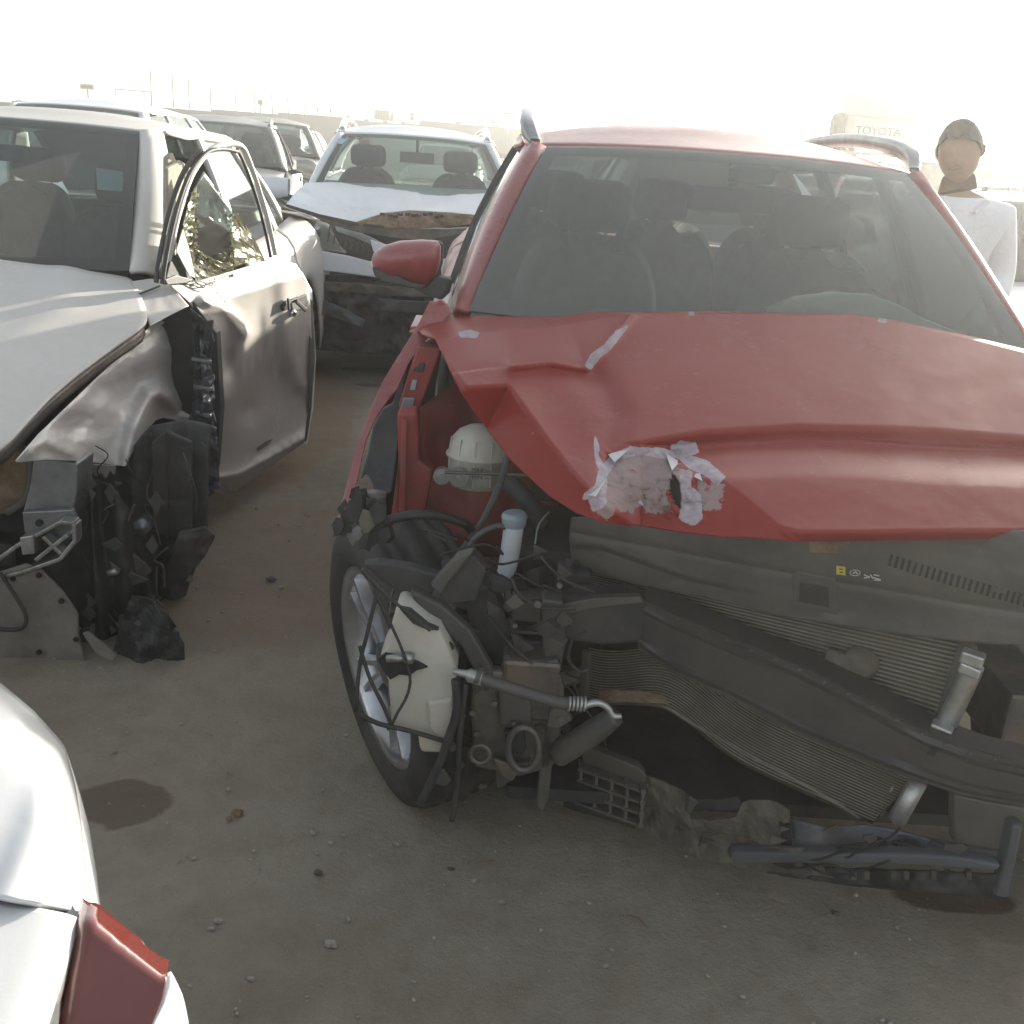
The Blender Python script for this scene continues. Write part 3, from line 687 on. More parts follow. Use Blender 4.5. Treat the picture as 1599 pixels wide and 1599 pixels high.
CH = [[(978, 507), (962, 520), (945, 540), (925, 555), (914, 575), (921, 579), (935, 560), (955, 545), (970, 525), (980, 512)],
      [(715, 521), (735, 518), (750, 522), (745, 531), (720, 530)],
      [(1050, 695), (1062, 686), (1085, 690), (1093, 710), (1080, 715), (1105, 722), (1134, 748), (1122, 762), (1100, 745), (1075, 735), (1060, 720), (1040, 712)],
      [(1062, 735), (1082, 740), (1080, 760), (1098, 775), (1097, 812), (1085, 822), (1062, 812), (1058, 780)],
      [(929, 680), (936, 700), (935, 715), (945, 735), (938, 744), (930, 725), (927, 700)],
      [(915, 772), (947, 750), (932, 775), (912, 783)],
      [(935, 735), (955, 712), (985, 700), (1040, 702), (1060, 712), (1050, 724), (1000, 712), (965, 722), (948, 748), (945, 790), (930, 800), (922, 780), (930, 755)]]
SC = [[(936, 742), (950, 716), (985, 703), (1040, 708), (1062, 722), (1066, 745), (1046, 772), (1056, 800), (1030, 806), (1005, 790), (985, 806), (962, 800), (945, 812), (926, 796), (934, 765)], [(1000, 790), (1040, 795), (1042, 805), (1005, 806)], [(1085, 745), (1135, 760), (1130, 800), (1098, 800)]]
n, mm = 420, 230
G = coons(top, bot, left, right, n, mm); V = []; W_ = []
for row in G:
    for (X, Y) in row:
        V.append(RF.pl(X, Y, (0, -.24, 1), 1.08 + hood_off(X, Y)))
        a = b_ = 0.0
        if 900 < X < 1150 and 500 < Y < 835 or (705 < X < 760 and Y < 540):
            for P_ in CH:
                if min(p[0] for p in P_) - 9 < X < max(p[0] for p in P_) + 9 and min(p[1] for p in P_) - 9 < Y < max(p[1] for p in P_) + 9:
                    d = segd(X, Y, P_ + [P_[0]])[0]; a = max(a, sm(-5, 5, d if inpoly(X, Y, P_) else -d))
            for P_ in SC:
                d = segd(X, Y, P_ + [P_[0]])[0]; b_ = max(b_, sm(-9, 9, d if inpoly(X, Y, P_) else -d))
        for (cx, cy, rx) in ((1080, 491, 6), (1378, 500, 8)):
            if abs(X - cx) < rx and Y - _y(A_, X) < 3: a = max(a, .55)
        W_.append((a, b_, 0, 1))
Fh = gridF(n, mm); flatG = [q for r in G for q in r]
Fh = [f for f in Fh if not inpoly(flatG[f[0]][0], flatG[f[0]][1], HOLE)]
hd = mesh('crumpled_bonnet', V, Fh, M['redhood'], red, True, solid=.004, off=-1)
ca = hd.data.color_attributes.new('wear', 'FLOAT_COLOR', 'POINT')
ca.data.foreach_set('color', [c for x in W_ for c in x])
# curled splinters of paint and the torn inner skin
for (a, b_, c_, h) in (((915, 773), (947, 748), (930, 776), .02), ((950, 710), (985, 700), (960, 722), .015), ((1040, 708), (1062, 722), (1050, 735), .02), ((1080, 742), (1092, 735), (1098, 752), .014), ((996, 786), (1000, 778), (1006, 790), .012), ((1030, 790), (1046, 789), (1044, 797), .01)):
    p = [RF.pl(X, Y, (0, -.24, 1), 1.082 + hood_off(X, Y) + q) for (X, Y), q in ((a, 0), (b_, 0), (c_, h))]
    mesh('paint_splinter', p, [(0, 1, 2)], M['shroud'] if h < .012 else M['whitelab'], hd, False, solid=.001)

# ---- image-left wing, seen edge on, its flange and the apron rail behind it
def _vw(Y): return .48 - (Y - 470) / 370 * .62
crumple('front_wing', [(672, 470), (700, 476), (705, 490)], [(520, 840), (545, 800), (560, 745)], lambda X, Y, z: RF.v(X, Y, _vw(Y) + z), M['red'], red, 14, 60, .008, 8, .003,
        left=[(672, 470), (655, 505), (630, 545), (600, 592), (578, 640), (556, 705), (540, 765), (520, 840)], right=[(705, 490), (668, 528), (640, 565), (620, 610), (596, 632), (578, 660), (568, 705), (560, 745)])
slab('wing_flange', [RF.v(X, Y, .46) for X, Y in ((660, 522), (668, 500), (680, 472), (690, 468), (702, 482), (690, 490), (676, 505))], M['red'], red, .02)
V = [RF.v(X, Y, _vw(Y) + .10) for X, Y in ((640, 560), (612, 632), (596, 640), (582, 668), (574, 710), (562, 752), (572, 740), (584, 760), (588, 775), (612, 770), (622, 700), (625, 640))]
slab('wheel_arch_liner', V, M['black'], red, .02)
slab('apron_top_rail', [RF.v(X, Y, .30) for X, Y in ((652, 540), (690, 545), (683, 565), (658, 632), (654, 642), (622, 640), (624, 628))], M['redin'], red, .05, bevel=.006)
for (x0, y0, x1, y1, mt) in ((654, 568, 664, 582, 'black'), (644, 594, 652, 610, 'greymetal'), (648, 574, 660, 580, 'black'), (630, 622, 648, 636, 'greymetal')):
    slab('rail_slot', [RF.v(X, Y, .29) for X, Y in ((x0, y0), (x1, y0), (x1 - 3, y1), (x0 - 4, y1))], M[mt], red, .02, bevel=.002)
slab('red_apron_post', [RF.v(X, Y, .16) for X, Y in ((620, 643), (652, 643), (655, 720), (676, 735), (670, 770), (664, 800), (660, 870), (600, 885), (598, 860), (612, 800), (622, 720))], M['redin'], red, .06, bevel=.008)
mb = MB(); mb.bar(RF.v(632, 655, .15), RF.v(628, 800, .12), .014, .012); mb.build('apron_rib', M['redin'], red, bevel=.003)
crumple('inner_wing_panel', [(652, 640), (760, 560), (860, 620)], [(660, 900), (760, 930), (880, 900)], lambda X, Y, z: RF.v(X, Y, .42 + z), M['redin'], red, 16, 16, .03, 8)
# broken dark bits in front of the arch
for q, (X, Y, r, mt) in enumerate(((545, 800, 20, 'black'), (560, 775, 14, 'black'), (535, 825, 16, 'black'), (565, 820, 20, 'dirtmetal'), (590, 800, 18, 'black'), (575, 845, 18, 'black'), (552, 835, 12, 'greymetal'), (600, 830, 14, 'black'))):
    for k in range(3):
        c = RF.v(X + (k - 1) * 7, Y + (k % 2) * 8 - 3, -.12 - .02 * ((q + k) % 3)); n_ = 4 + (q + k) % 3
        pts = [c + Vector((math.cos(a) * r * .0009 * (.6 + .7 * noise.random()), 0, math.sin(a) * r * .0015 * (.5 + .8 * noise.random()))) for a in [2 * math.pi * i / n_ + q for i in range(n_)]]
        slab('broken_lamp_bracket', pts, M[mt], red, .006 + .012 * (k == 1), (.5 * math.sin(q + k), 1, .5 * math.cos(q * 2 + k)), bevel=.001)
tube('washer_motor', [RF.v(588, 770, -.1), RF.v(586, 800, -.1), RF.v(580, 826, -.1)], .022, M['shroud'], red, 14, 4)

# ---- coolant bottle
c = RF.v(748, 712, .22); V = []; N = 28; prof = [(-.075, .040), (-.072, .058), (-.03, .063), (-.004, .064), (0, .069), (.006, .069), (.010, .064), (.04, .060), (.062, .045), (.074, .025), (.078, .0)]
for (h, r) in prof:
    for i in range(N):
        a = 2 * math.pi * i / N; V.append(c + Vector((r * math.cos(a) * 1.15, r * math.sin(a), h)))
bt = mesh('coolant_bottle', V, [(k * N + i, k * N + (i + 1) % N, (k + 1) * N + (i + 1) % N, (k + 1) * N + i) for k in range(len(prof) - 1) for i in range(N)], M['poly'], red, True)
for i in range(5):
    mb = MB(); a = R_(200 + i * 32); mb.bar(c + Vector((.0745 * math.cos(a), .066 * math.sin(a), -.06)), c + Vector((.07 * math.cos(a), .06 * math.sin(a), .05)), .003, .004); mb.build('bottle_rib', M['poly'], bt)
def text(name, s, loc, size, m, parent, rot, ext=.0005):
    cu = bpy.data.curves.new(name, 'FONT'); cu.body = s; cu.size = size; cu.extrude = ext; cu.align_x = 'CENTER'; cu.align_y = 'CENTER'
    o = bpy.data.objects.new(name, cu); me = bpy.data.meshes.new_from_object(o); bpy.data.objects.remove(o); me.materials.clear(); me.materials.append(m)
    o = link(name, me, parent, False); o.location = loc; o.rotation_euler = rot; return o
text('max_mark', 'MAX —', c + Vector((.010, -.0675, -.016)), .014, M['ink'], bt, (R_(90), 0, R_(4)))
text('min_mark', 'MIN —', c + Vector((.010, -.0675, -.034)), .014, M['ink'], bt, (R_(90), 0, R_(4)))
for dx in (0, 1):
    cc = RF.v(690 + 27 * dx, 745 + 2 * dx, .14); mb = MB(); mb.tube([cc, cc + Vector((0, .02, 0))], .020 + .003 * dx, 18); mb.tube([cc + Vector((0, -.008, 0)), cc], .008, 10); mb.build('bottle_bracket', M['alu'], red)
# washer filler neck
nk = tube('washer_filler_neck', [RF.v(803, 818, -.14), RF.v(799, 850, -.14), RF.v(792, 888, -.14), RF.v(780, 908, -.14), RF.v(777, 935, -.14)], [.0215, .021, .020, .013, .015], M['tube'], red, 20, 5)
mb = MB(); a0, a1, a2 = RF.v(804, 806, -.14), RF.v(803, 822, -.14), RF.v(804, 800, -.14); mb.tube([a1, a0, a2], [.024, .028, .022], 20); mb.build('filler_cap', M['cap'], nk, True, bevel=.002)
# washer reservoir
wr_ = [(620, 948), (640, 952), (668, 975), (686, 985), (700, 1012), (714, 1046), (712, 1068), (708, 1098), (706, 1150), (698, 1178), (656, 1176), (652, 1146), (612, 1142), (606, 1066), (600, 1050), (592, 1030), (602, 1012), (610, 982)]
wt = slab('washer_reservoir', [RF.v(X, Y, -.378) for X, Y in wr_], M['poly'], red, .10, bevel=.02, smooth=True)
slab('reservoir_step', [RF.v(X, Y, -.390) for X, Y in ((668, 1098), (706, 1092), (704, 1150), (696, 1172), (672, 1140))], M['poly'], wt, .02, bevel=.005)
slab('reservoir_top_seat', [RF.v(X, Y, -.388) for X, Y in ((624, 952), (640, 955), (668, 978), (686, 986), (668, 985), (645, 975))], M['black'], wt, .02, bevel=.002)
mb = MB()
hp = [(590, 1030), (602, 1022), (618, 1024), (640, 1030), (655, 1036), (668, 1043), (650, 1048), (640, 1056), (624, 1054), (610, 1062), (600, 1050)]
slab('torn_hole', [RF.v(X, Y, -.385) for X, Y in hp], M['gap'], wt, .01, bevel=0)
mb.tube([RF.v(604, 1030, -.395), RF.v(636, 1026, -.395)], .008, 10); mb.tube([RF.v(640, 1022, -.397), RF.v(638, 1034, -.397)], .010, 12)
mb.build('snapped_pump_stub', M['alu'], wt, True)

# ---- hoses, cables, pipes
tube('grey_hose', [RF.v(795, 700, .05), RF.v(785, 745, .03), RF.v(758, 808, -.02), RF.v(730, 850, -.1), RF.v(712, 875, -.15)], .008, M['liner'], red)
tube('top_hose', [RF.v(785, 745, .12), RF.v(808, 765, .10), RF.v(830, 790, .08), RF.v(850, 818, .08)], .022, M['black'], red, 14)
tube('corrugated_hose', [RF.v(600, 815, -.12), RF.v(640, 805, -.12), RF.v(685, 806, -.1), RF.v(725, 818, -.08), RF.v(742, 836, -.05)], .010, M['black'], red, 10, 8, ribs=.009)
tube('thin_pipe', [RF.v(695, 738, .1), RF.v(760, 740, .1), RF.v(838, 743, .1)], .004, M['dirtmetal'], red)
tube('white_vent_hose', [RF.v(722, 872, -.16), RF.v(745, 838, -.16), RF.v(775, 822, -.15), RF.v(790, 824, -.15)], .006, M['shroud'], red)
tube('bonnet_cable', [RF.v(858, 800, 0), RF.v(842, 820, -.02), RF.v(836, 850, -.04)], .002, M['greymetal'], red)
cp = tube('air_conditioning_pipe', [RF.v(742, 1057, -.44), RF.v(800, 1076, -.44), RF.v(860, 1094, -.45), RF.v(888, 1100, -.45)], .0125, M['shroud'], red, 14)
mb = MB(); mb.tube([RF.v(708, 1049, -.43), RF.v(728, 1053, -.43), RF.v(733, 1055, -.43), RF.v(755, 1061, -.44)], [.006, .008, .014, .014], 14)
mb.build('crimped_pipe_end', M['alu'], cp, True)
for i in range(5):
    mb = MB(); X = 888 + i * 6; mb.tube([RF.v(X, 1099.5, -.45), RF.v(X + 3.5, 1100, -.45)], .0145, 14); mb.build('crimp_ring', M['alu'], cp, True)
tube('bent_pipe_end', [RF.v(915, 1101, -.45), RF.v(935, 1098, -.45), RF.v(950, 1106, -.45), RF.v(958, 1118, -.45), RF.v(971, 1119, -.45)], [.008, .007, .006, .006, .005], M['alu'], cp)
tube('thick_dark_tube', [RF.v(962, 1118, -.36), RF.v(925, 1145, -.34), RF.v(872, 1178, -.30)], [.020, .026, .028], M['shroud'], red, 14)
for nm, r, pts in (('loose_cable', .003, [(576, 905), (640, 1050), (618, 1120), (606, 1140)]), ('loose_cable', .004, [(592, 912), (575, 985), (562, 1040), (556, 1110)]), ('loose_cable', .004, [(562, 1010), (578, 1060), (600, 1105), (610, 1130)]),
        ('loose_cable', .005, [(556, 1112), (590, 1130), (640, 1142), (694, 1158)]), ('hanging_hose', .009, [(712, 1062), (714, 1110), (702, 1150), (690, 1185), (672, 1225), (655, 1258)]),
        ('hanging_hose', .006, [(728, 1068), (720, 1130), (716, 1200), (712, 1245), (706, 1282)]), ('loose_cable', .0035, [(566, 890), (610, 935), (672, 985)]), ('loose_cable', .004, [(893, 1000), (888, 1030), (905, 1048), (922, 1045)]), ('loose_cable', .003, [(915, 985), (900, 995), (893, 1000)]),
        ('loose_cable', .004, [(800, 905), (812, 930), (850, 950), (900, 950)]), ('loose_cable', .003, [(845, 870), (880, 905), (930, 925)]), ('loose_cable', .004, [(760, 960), (800, 1010), (845, 1045), (880, 1052)])):
    tube(nm, [RF.v(X, Y, (-.42 if 'hanging' in nm else -.405) if X < 760 else -.3) for X, Y in pts], r, M['black'], red, 8)
# ---- bracket work at the torn corner
BK = M['black']
slab('lamp_carrier', [RF.v(X, Y, -.30) for X, Y in ((566, 882), (590, 878), (640, 885), (690, 900), (672, 935), (650, 950), (618, 925), (590, 905))], BK, red, .03, bevel=.006)
slab('bent_carrier_strut', [RF.v(X, Y, -.33) for X, Y in ((640, 922), (690, 945), (735, 985), (770, 1045), (768, 1068), (742, 1052), (720, 1010), (690, 980), (650, 950))], M['shroud'], red, .03, bevel=.006)
slab('cracked_box_side', [RF.v(X, Y, -.30) for X, Y in ((684, 912), (720, 870), (742, 868), (760, 890), (745, 940), (690, 945))], BK, red, .05, bevel=.005)
slab('cracked_box_top', [RF.v(X, Y, -.32) for X, Y in ((672, 915), (716, 868), (740, 862), (700, 912), (690, 930))], M['shroud'], red, .03, bevel=.004)
slab('dark_duct', [RF.v(X, Y, -.22) for X, Y in ((745, 905), (775, 930), (800, 990), (790, 1040), (760, 1040), (735, 985), (725, 930))], BK, red, .08, bevel=.01)
slab('slotted_bracket', [RF.v(X, Y, -.22) for X, Y in ((800, 935), (846, 932), (848, 975), (800, 970))], M['shroud'], red, .04, bevel=.004)
for y in (985, 1000, 1013): slab('bracket_fin', [RF.v(X, Y, -.22) for X, Y in ((795, y), (845, y + 3), (845, y + 9), (795, y + 6))], M['shroud'], red, .05, bevel=.003)
slab('longitudinal_flange', [RF.v(X, Y, -.30) for X, Y in ((738, 1045), (790, 1050), (850, 1062), (868, 1095), (866, 1200), (812, 1215), (742, 1200), (735, 1120))], M['dirtmetal'], red, .03, bevel=.008)
slab('longitudinal_end', [RF.v(X, Y, -.335) for X, Y in ((778, 1084), (820, 1080), (830, 1100), (830, 1136), (780, 1138))], M['shroud'], red, .05, bevel=.008)
slab('longitudinal_hole', [RF.v(X, Y, -.345) for X, Y in ((788, 1144), (818, 1142), (822, 1172), (810, 1186), (790, 1184))], M['gap'], red, .02, bevel=.003)
mb = MB(); cc = [RF.v(818 + 24 * math.cos(a), 1170 + 34 * math.sin(a), -.35) for a in [math.pi * 2 * i / 16 for i in range(17)]]; mb.tube(cc, .008, 8, False); cc = [RF.v(750 + 15 * math.cos(a), 1178 + 14 * math.sin(a), -.34) for a in [math.pi * 2 * i / 16 for i in range(17)]]; mb.tube(cc, .006, 8, False); mb.build('tow_eye_ring', M['dirtmetal'], red, True)
slab('bracket_tail', [RF.v(X, Y, -.33) for X, Y in ((770, 1185), (800, 1195), (830, 1190), (812, 1205), (800, 1222), (786, 1216))], M['dirtmetal'], red, .02, bevel=.003)
slab('support_upright', [RF.v(X, Y, -.30) for X, Y in ((850, 1035), (872, 1030), (882, 1080), (876, 1150), (866, 1160), (858, 1245), (848, 1272), (838, 1262), (846, 1160), (852, 1090))], M['shroud'], red, .03, bevel=.005)
slab('front_corner_post', [RF.v(X, Y, -.28) for X, Y in ((846, 935), (880, 940), (885, 1000), (876, 1050), (850, 1045))], M['shroud'], red, .05, bevel=.006)
for q in range(26):
    X = random.uniform(690, 900); Y = random.uniform(870, 1150); c = RF.v(X, Y, random.uniform(-.2, -.05)); mb = MB(); mb.box((0, 0, 0), (random.uniform(.02, .09), random.uniform(.02, .06), random.uniform(.02, .08)), rz=random.uniform(0, 3)); o = mb.build('engine_bay_fitting', M[random.choice(['black', 'black', 'shroud', 'dirtmetal'])], red, bevel=.006); o.location = c; o.rotation_euler = (random.uniform(-.6, .6), random.uniform(-.6, .6), 0)
# engine, gearbox and dark back of the bay
mb = MB(); mb.box((.12, .22, .62), (.62, .36, .42)); mb.box((.12, .18, .86), (.52, .28, .06)); mb.box((-.38, .24, .50), (.34, .34, .30)); mb.build('engine_block', M['black'], red, bevel=.03)
mb = MB(); mb.box((-.42, .30, .82), (.22, .20, .20)); mb.build('battery_box', M['black'], red, bevel=.01)
mb = MB(); mb.box((0, .50, .72), (1.45, .04, .72)); mb.box((0, .2, .20), (1.1, .9, .03)); mb.build('bulkhead', M['black'], red)
for sd in (-1, 1):
    mb = MB(); mb.box((sd * .52, .12, .48), (.12, .85, .14)); mb.build('chassis_rail', M['dirtmetal'], red, bevel=.01)
mb = MB(); mb.tube([(-.7, .0, .33), (-.3, .1, .33)], .02, 10); mb.bar((-.68, .02, .24), (-.35, .22, .27), .07, .03); mb.tube([(-.60, .05, .35), (-.60, .10, .60)], .045, 14); mb.build('front_suspension', M['dirtmetal'], red)

# ---- front panel, radiators and bumper beam, all pushed back on this corner
def K(X, Y, o=0.): return RF.pl(X, Y, (.6, 1, 0), -.30 + o)
def shoff(X, Y):
    return -.02 + .018 * sm(-4, 4, Y - _y([(890, 853), (935, 853), (1000, 876), (1080, 904), (1180, 925)], X)) * sm(1220, 1060, X) + .02 * sm(890, 960, Y) * sm(1250, 1350, X) - .02 * sm(1000, 850, Y) + .008 * fbm((X / 90, Y / 70, 4)) + .006 * math.exp(-((Y - _y([(890, 830), (1290, 905), (1620, 960)], X)) / 5) ** 2)
sh = crumple('radiator_shroud', [(893, 808), (935, 806), (1000, 822), (1100, 832), (1240, 836), (1400, 832), (1620, 828)], [(893, 868), (915, 890), (940, 898), (1000, 914), (1100, 932), (1230, 964), (1400, 990), (1500, 1002), (1620, 1010)],
    lambda X, Y, z: K(X, Y, shoff(X, Y)), M['shroud'], red, 150, 44, 0, 8, .006, left=[(893, 808), (890, 840), (893, 868)], right=[(1620, 828), (1620, 1010)])
slab('shroud_crack', [K(X, Y, shoff(X, Y) - .004) for X, Y in ((936, 852), (975, 862), (1020, 880), (1080, 903), (1070, 904), (1010, 884), (960, 866))], M['gap'], sh, .004, bevel=0)
for i in range(24):
    X = 1392 + i * 9.6; Y = 866 + i * 3.15 - (i * i) * .012
    slab('vent_slot', [K(a, b_, shoff(a, b_) - .006) for a, b_ in ((X, Y), (X + 4, Y + 1), (X - 1, Y + 19), (X - 5, Y + 18))], M['gap'], sh, .03, bevel=0)
slab('vent_strip', [K(a, b_, shoff(a, b_) - .003) for a, b_ in ((1290, 868), (1385, 862), (1500, 892), (1620, 925), (1620, 938), (1500, 918), (1390, 892), (1300, 885))], M['shroud'], sh, .03, bevel=.004)
lt = slab('latch_recess', [K(a, b_, shoff(a, b_) - .008) for a, b_ in ((1238, 902), (1250, 893), (1306, 904), (1310, 962), (1300, 960), (1240, 948))], M['shroud'], sh, .03, bevel=.004)
slab('latch_hole', [K(a, b_, shoff(a, b_) - .011) for a, b_ in ((1250, 912), (1295, 918), (1296, 950), (1248, 940))], M['black'], lt, .004, bevel=.001)
slab('latch_plate', [K(a, b_, shoff(a, b_) - .004) for a, b_ in ((1264, 846), (1328, 846), (1330, 866), (1264, 864))], M['rust'], sh, .01, bevel=.002)
s_ = slab('yellow_label', [K(a, b_, shoff(a, b_) - .010) for a, b_ in ((1307, 884), (1321, 886), (1321, 899), (1307, 897))], M['yellow'], sh, .001, bevel=0)
slab('label_mark', [K(a, b_, shoff(a, b_) - .0115) for a, b_ in ((1311, 888), (1317, 889), (1317, 891), (1311, 890))], M['ink'], s_, .0005, bevel=0)
slab('label_mark', [K(a, b_, shoff(a, b_) - .0115) for a, b_ in ((1312, 893), (1317, 893.5), (1317, 896), (1312, 895.5))], M['ink'], s_, .0005, bevel=0)
mb = MB(); mb.tube([K(1336 + 8 * math.cos(a), 895 + 4.5 * math.sin(a), shoff(1336, 895) - .010) for a in [math.pi * 2 * i / 20 for i in range(21)]], .0008, 6, False); mb.tube([K(1333, 896, shoff(1345, 898) - .010), K(1337, 893, shoff(1345, 898) - .010), K(1340, 897, shoff(1345, 898) - .010)], .0016, 6)
for a, b_ in (((1350, 898), (1359, 902)), ((1350, 903), (1359, 902)), ((1360, 898), (1364, 904)), ((1365, 898), (1374, 900)), ((1363, 902), (1376, 906)), ((1366, 906), (1376, 907))): mb.tube([K(*a, shoff(1345, 898) - .010), K(*b_, shoff(1345, 898) - .010)], .0013, 6)
mb.build('white_label_marks', M['whitelab'], sh)
def core(name, TL, TR, BL, BR, rows, o, mf, mt, bend=None, cols=30):
    """finned core: a backing sheet plus proud flat tubes"""
    def pt(s, t, oo):
        X = lerp(lerp(TL[0], TR[0], s), lerp(BL[0], BR[0], s), t); Y = lerp(lerp(TL[1], TR[1], s), lerp(BL[1], BR[1], s), t)
        if bend: Y += bend(s, t); 
        return K(X, Y, o + oo + (.003 * fbm((s * 5, t * 4, 3)) if bend else 0))
    V = [pt(i / cols, j / 12, 0) for j in range(13) for i in range(cols + 1)]
    r = mesh(name, V, gridF(cols, 12), M[mf], red, True, solid=.02, off=0)
    mb = MB()
    for j in range(rows):
        t = (j + .5) / rows
        V = []
        for i in range(cols + 1):
            w_ = .22 / rows; V += [pt(i / cols, t - w_, -.013), pt(i / cols, t - w_ * .5, -.018), pt(i / cols, t + w_ * .7, -.018), pt(i / cols, t + w_, -.012)]
        mb.add(V, [(4 * i + k, 4 * i + 4 + k, 4 * i + 5 + k, 4 * i + 1 + k) for i in range(cols) for k in range(3)])
    tag(mb.build('cooling_tubes', M[mt], r, True), kind='stuff')
    return r
rad = core('radiator', (905, 880), (1512, 1000), (930, 962), (1462, 1150), 22, .05, 'fin', 'finbar')
slab('radiator_end', [K(X, Y, .03) for X, Y in ((1500, 1000), (1530, 1012), (1488, 1138), (1455, 1140))], M['dirtmetal'], red, .04, bevel=.004)
drr = tube('receiver_drier', [K(1521, 1040, -.02), K(1512, 1062, -.02), K(1475, 1138, -.02)], .019, M['alu'], red, 20, 3)
for a, b_, w_ in (((1538, 1034), (1502, 1022), .034), ((1533, 1052), (1500, 1038), .030), ((1488, 1146), (1455, 1132), .028)):
    mb = MB(); mb.bar(K(*a, -.045), K(*b_, -.045), .03, w_ * .7); mb.build('drier_clamp', M['alu'], drr, bevel=.004)
mb = MB(); hc = K(1345, 1040, .01); mb.tube([hc + Vector((0, .02, 0)), hc, hc + Vector((-.002, -.015, 0))], [.034, .036, .012], 24); mb.bar(K(1290, 1030, 0), K(1330, 1045, 0), .02, .05); mb.build('horn', M['foam'], red, True)
cond = core('condenser', (920, 1014), (1432, 1214), (918, 1098), (1364, 1284), 20, .00, 'fin', 'finbar', bend=lambda s, t: -42 * math.exp(-((s - .27) / .17) ** 2) * (1 - .1 * t) - 14 * sm(0, .3, s) * (1 - s))
tube('condenser_lower_edge', [K(X, Y, -.01) for X, Y in ((922, 1100), (990, 1098), (1040, 1105), (1090, 1135), (1200, 1195), (1300, 1250), (1345, 1280))], .006, M['dirtmetal'], red)
mb = MB(); mb.tube([K(1434, 1222, -.02), K(1402, 1280, -.02), K(1400, 1283, -.02)], [.018, .018, .012], 18); mb.tube([K(1404, 1213, -.0), K(1372, 1270, -.0)], .010, 12); mb.build('condenser_tank', M['alu'], red, True)
mb = MB(); mb.bar(K(917, 1016, -.02), K(913, 1096, -.02), .016, .02); mb.build('condenser_header', M['shroud'], red, bevel=.003)
slab('rusty_scuffed_fins', [K(X, Y, -.024) for X, Y in ((935, 1078), (1000, 1080), (1040, 1088), (1045, 1100), (985, 1098), (935, 1096))], M['rust'], cond, .006, bevel=.002)
# bumper beam: thick bent bar with a ledge
top_b = [(1000, 936), (1060, 962), (1150, 1000), (1250, 1040), (1350, 1090), (1450, 1146), (1520, 1172), (1620, 1196)]; bot_b = [(998, 1012), (1050, 1050), (1140, 1090), (1250, 1148), (1350, 1190), (1420, 1214), (1500, 1240), (1620, 1262)]
bm_ = crumple('bumper_beam', top_b, bot_b, lambda X, Y, z: K(X, Y, -.09 + z), M['beam'], red, 80, 16, .002, 8, .006, extra=lambda X, Y: -.008 * sm(6, 2, abs(Y - _y(top_b, X) - 14)) - .008 * sm(6, 2, abs(_y(bot_b, X) - Y - 12)), smooth=False)
crumple('beam_top_face', [(x + 18, y - 22) for x, y in top_b], top_b, lambda X, Y, z: K(X, Y, -.09 + .06 * max(0, (_y(top_b, X) - Y)) / 22), M['beam'], red, 60, 4, 0, 8, .004, smooth=False)
slab('beam_end_bracket', [RF.v(X, Y, -.22) for X, Y in ((872, 938), (905, 930), (985, 928), (1012, 938), (1000, 1005), (940, 1010), (885, 1000))], M['black'], red, .06, bevel=.008)
slab('beam_end_top', [RF.v(X, Y, -.25) for X, Y in ((868, 946), (930, 934), (1000, 932), (1006, 942), (930, 950), (880, 960))], M['shroud'], red, .02, bevel=.003)
mb = MB(); mb.bar(K(1450, 1172, -.115), K(1462, 1178, -.115), .006, .012); mb.build('beam_slot', M['gap'], bm_)
# energy absorber: a grid of cells with a bolted plate
slab('absorber_plate', [K(X, Y, -.12) for X, Y in ((906, 1164), (1000, 1200), (1010, 1212), (1004, 1232), (912, 1198))], M['shroud'], red, .03, bevel=.004)
mb = MB()
def ab(s, t, o=0): return K(908 + 96 * s - 4 * t, 1196 + 34 * s + t * 52, -.13 + o)
for i in range(5): mb.bar(ab(i / 4, 0), ab(i / 4, 1), .006, .035, (0, 1, 0)); 
for j in range(4): mb.bar(ab(0, j / 3), ab(1, j / 3), .006, .035, (0, 1, 0))
for i in range(5):
    for j in range(4): mb.box(ab(i / 4, j / 3), (.011, .034, .011))
mb.build('absorber_grid', M['shroud'], red)
slab('absorber_back', [K(X, Y, -.08) for X, Y in ((905, 1196), (1006, 1232), (1008, 1286), (985, 1290), (885, 1255))], M['gap'], red, .02, bevel=.003)
slab('absorber_lower_lip', [K(X, Y, -.10) for X, Y in ((896, 1240), (1004, 1280), (992, 1296), (880, 1262))], M['black'], red, .03, bevel=.003)
# torn lower tray and crossmember
low = lambda X, Y, z: K(X, Y, -.08 + z)
crumple('torn_foam', [(1008, 1212), (1035, 1220), (1060, 1232), (1090, 1254)], [(1002, 1292), (1030, 1308), (1062, 1326), (1094, 1342)], low, M['foam'], red, 12, 9, .025, 14, .006, smooth=False, right=[(1090, 1254), (1076, 1272), (1088, 1300), (1094, 1342)])
crumple('foam_fold', [(1072, 1278), (1110, 1282), (1150, 1276), (1162, 1250), (1210, 1250), (1232, 1266)], [(1088, 1302), (1110, 1300), (1150, 1302), (1190, 1320), (1210, 1328), (1240, 1322)], low, M['foam'], red, 16, 6, .025, 12, .006, smooth=False)
crumple('tray_front', [(1098, 1306), (1150, 1300), (1190, 1322), (1240, 1324), (1300, 1330)], [(1085, 1340), (1150, 1350), (1220, 1362), (1280, 1368), (1310, 1372)], low, M['foam'], red, 16, 5, .02, 12, .005, smooth=False)
lo1 = [(1205, 1270), (1290, 1292), (1350, 1288), (1400, 1296), (1450, 1310), (1500, 1320), (1620, 1322)]; lo2 = [(1215, 1340), (1300, 1346), (1380, 1338), (1450, 1340), (1500, 1340), (1560, 1340), (1620, 1340)]
crumple('lower_crossmember', lo1, lo2, lambda X, Y, z: K(X, Y, -.06 + z), M['blueplastic'], red, 60, 16, .012, 10, .008)
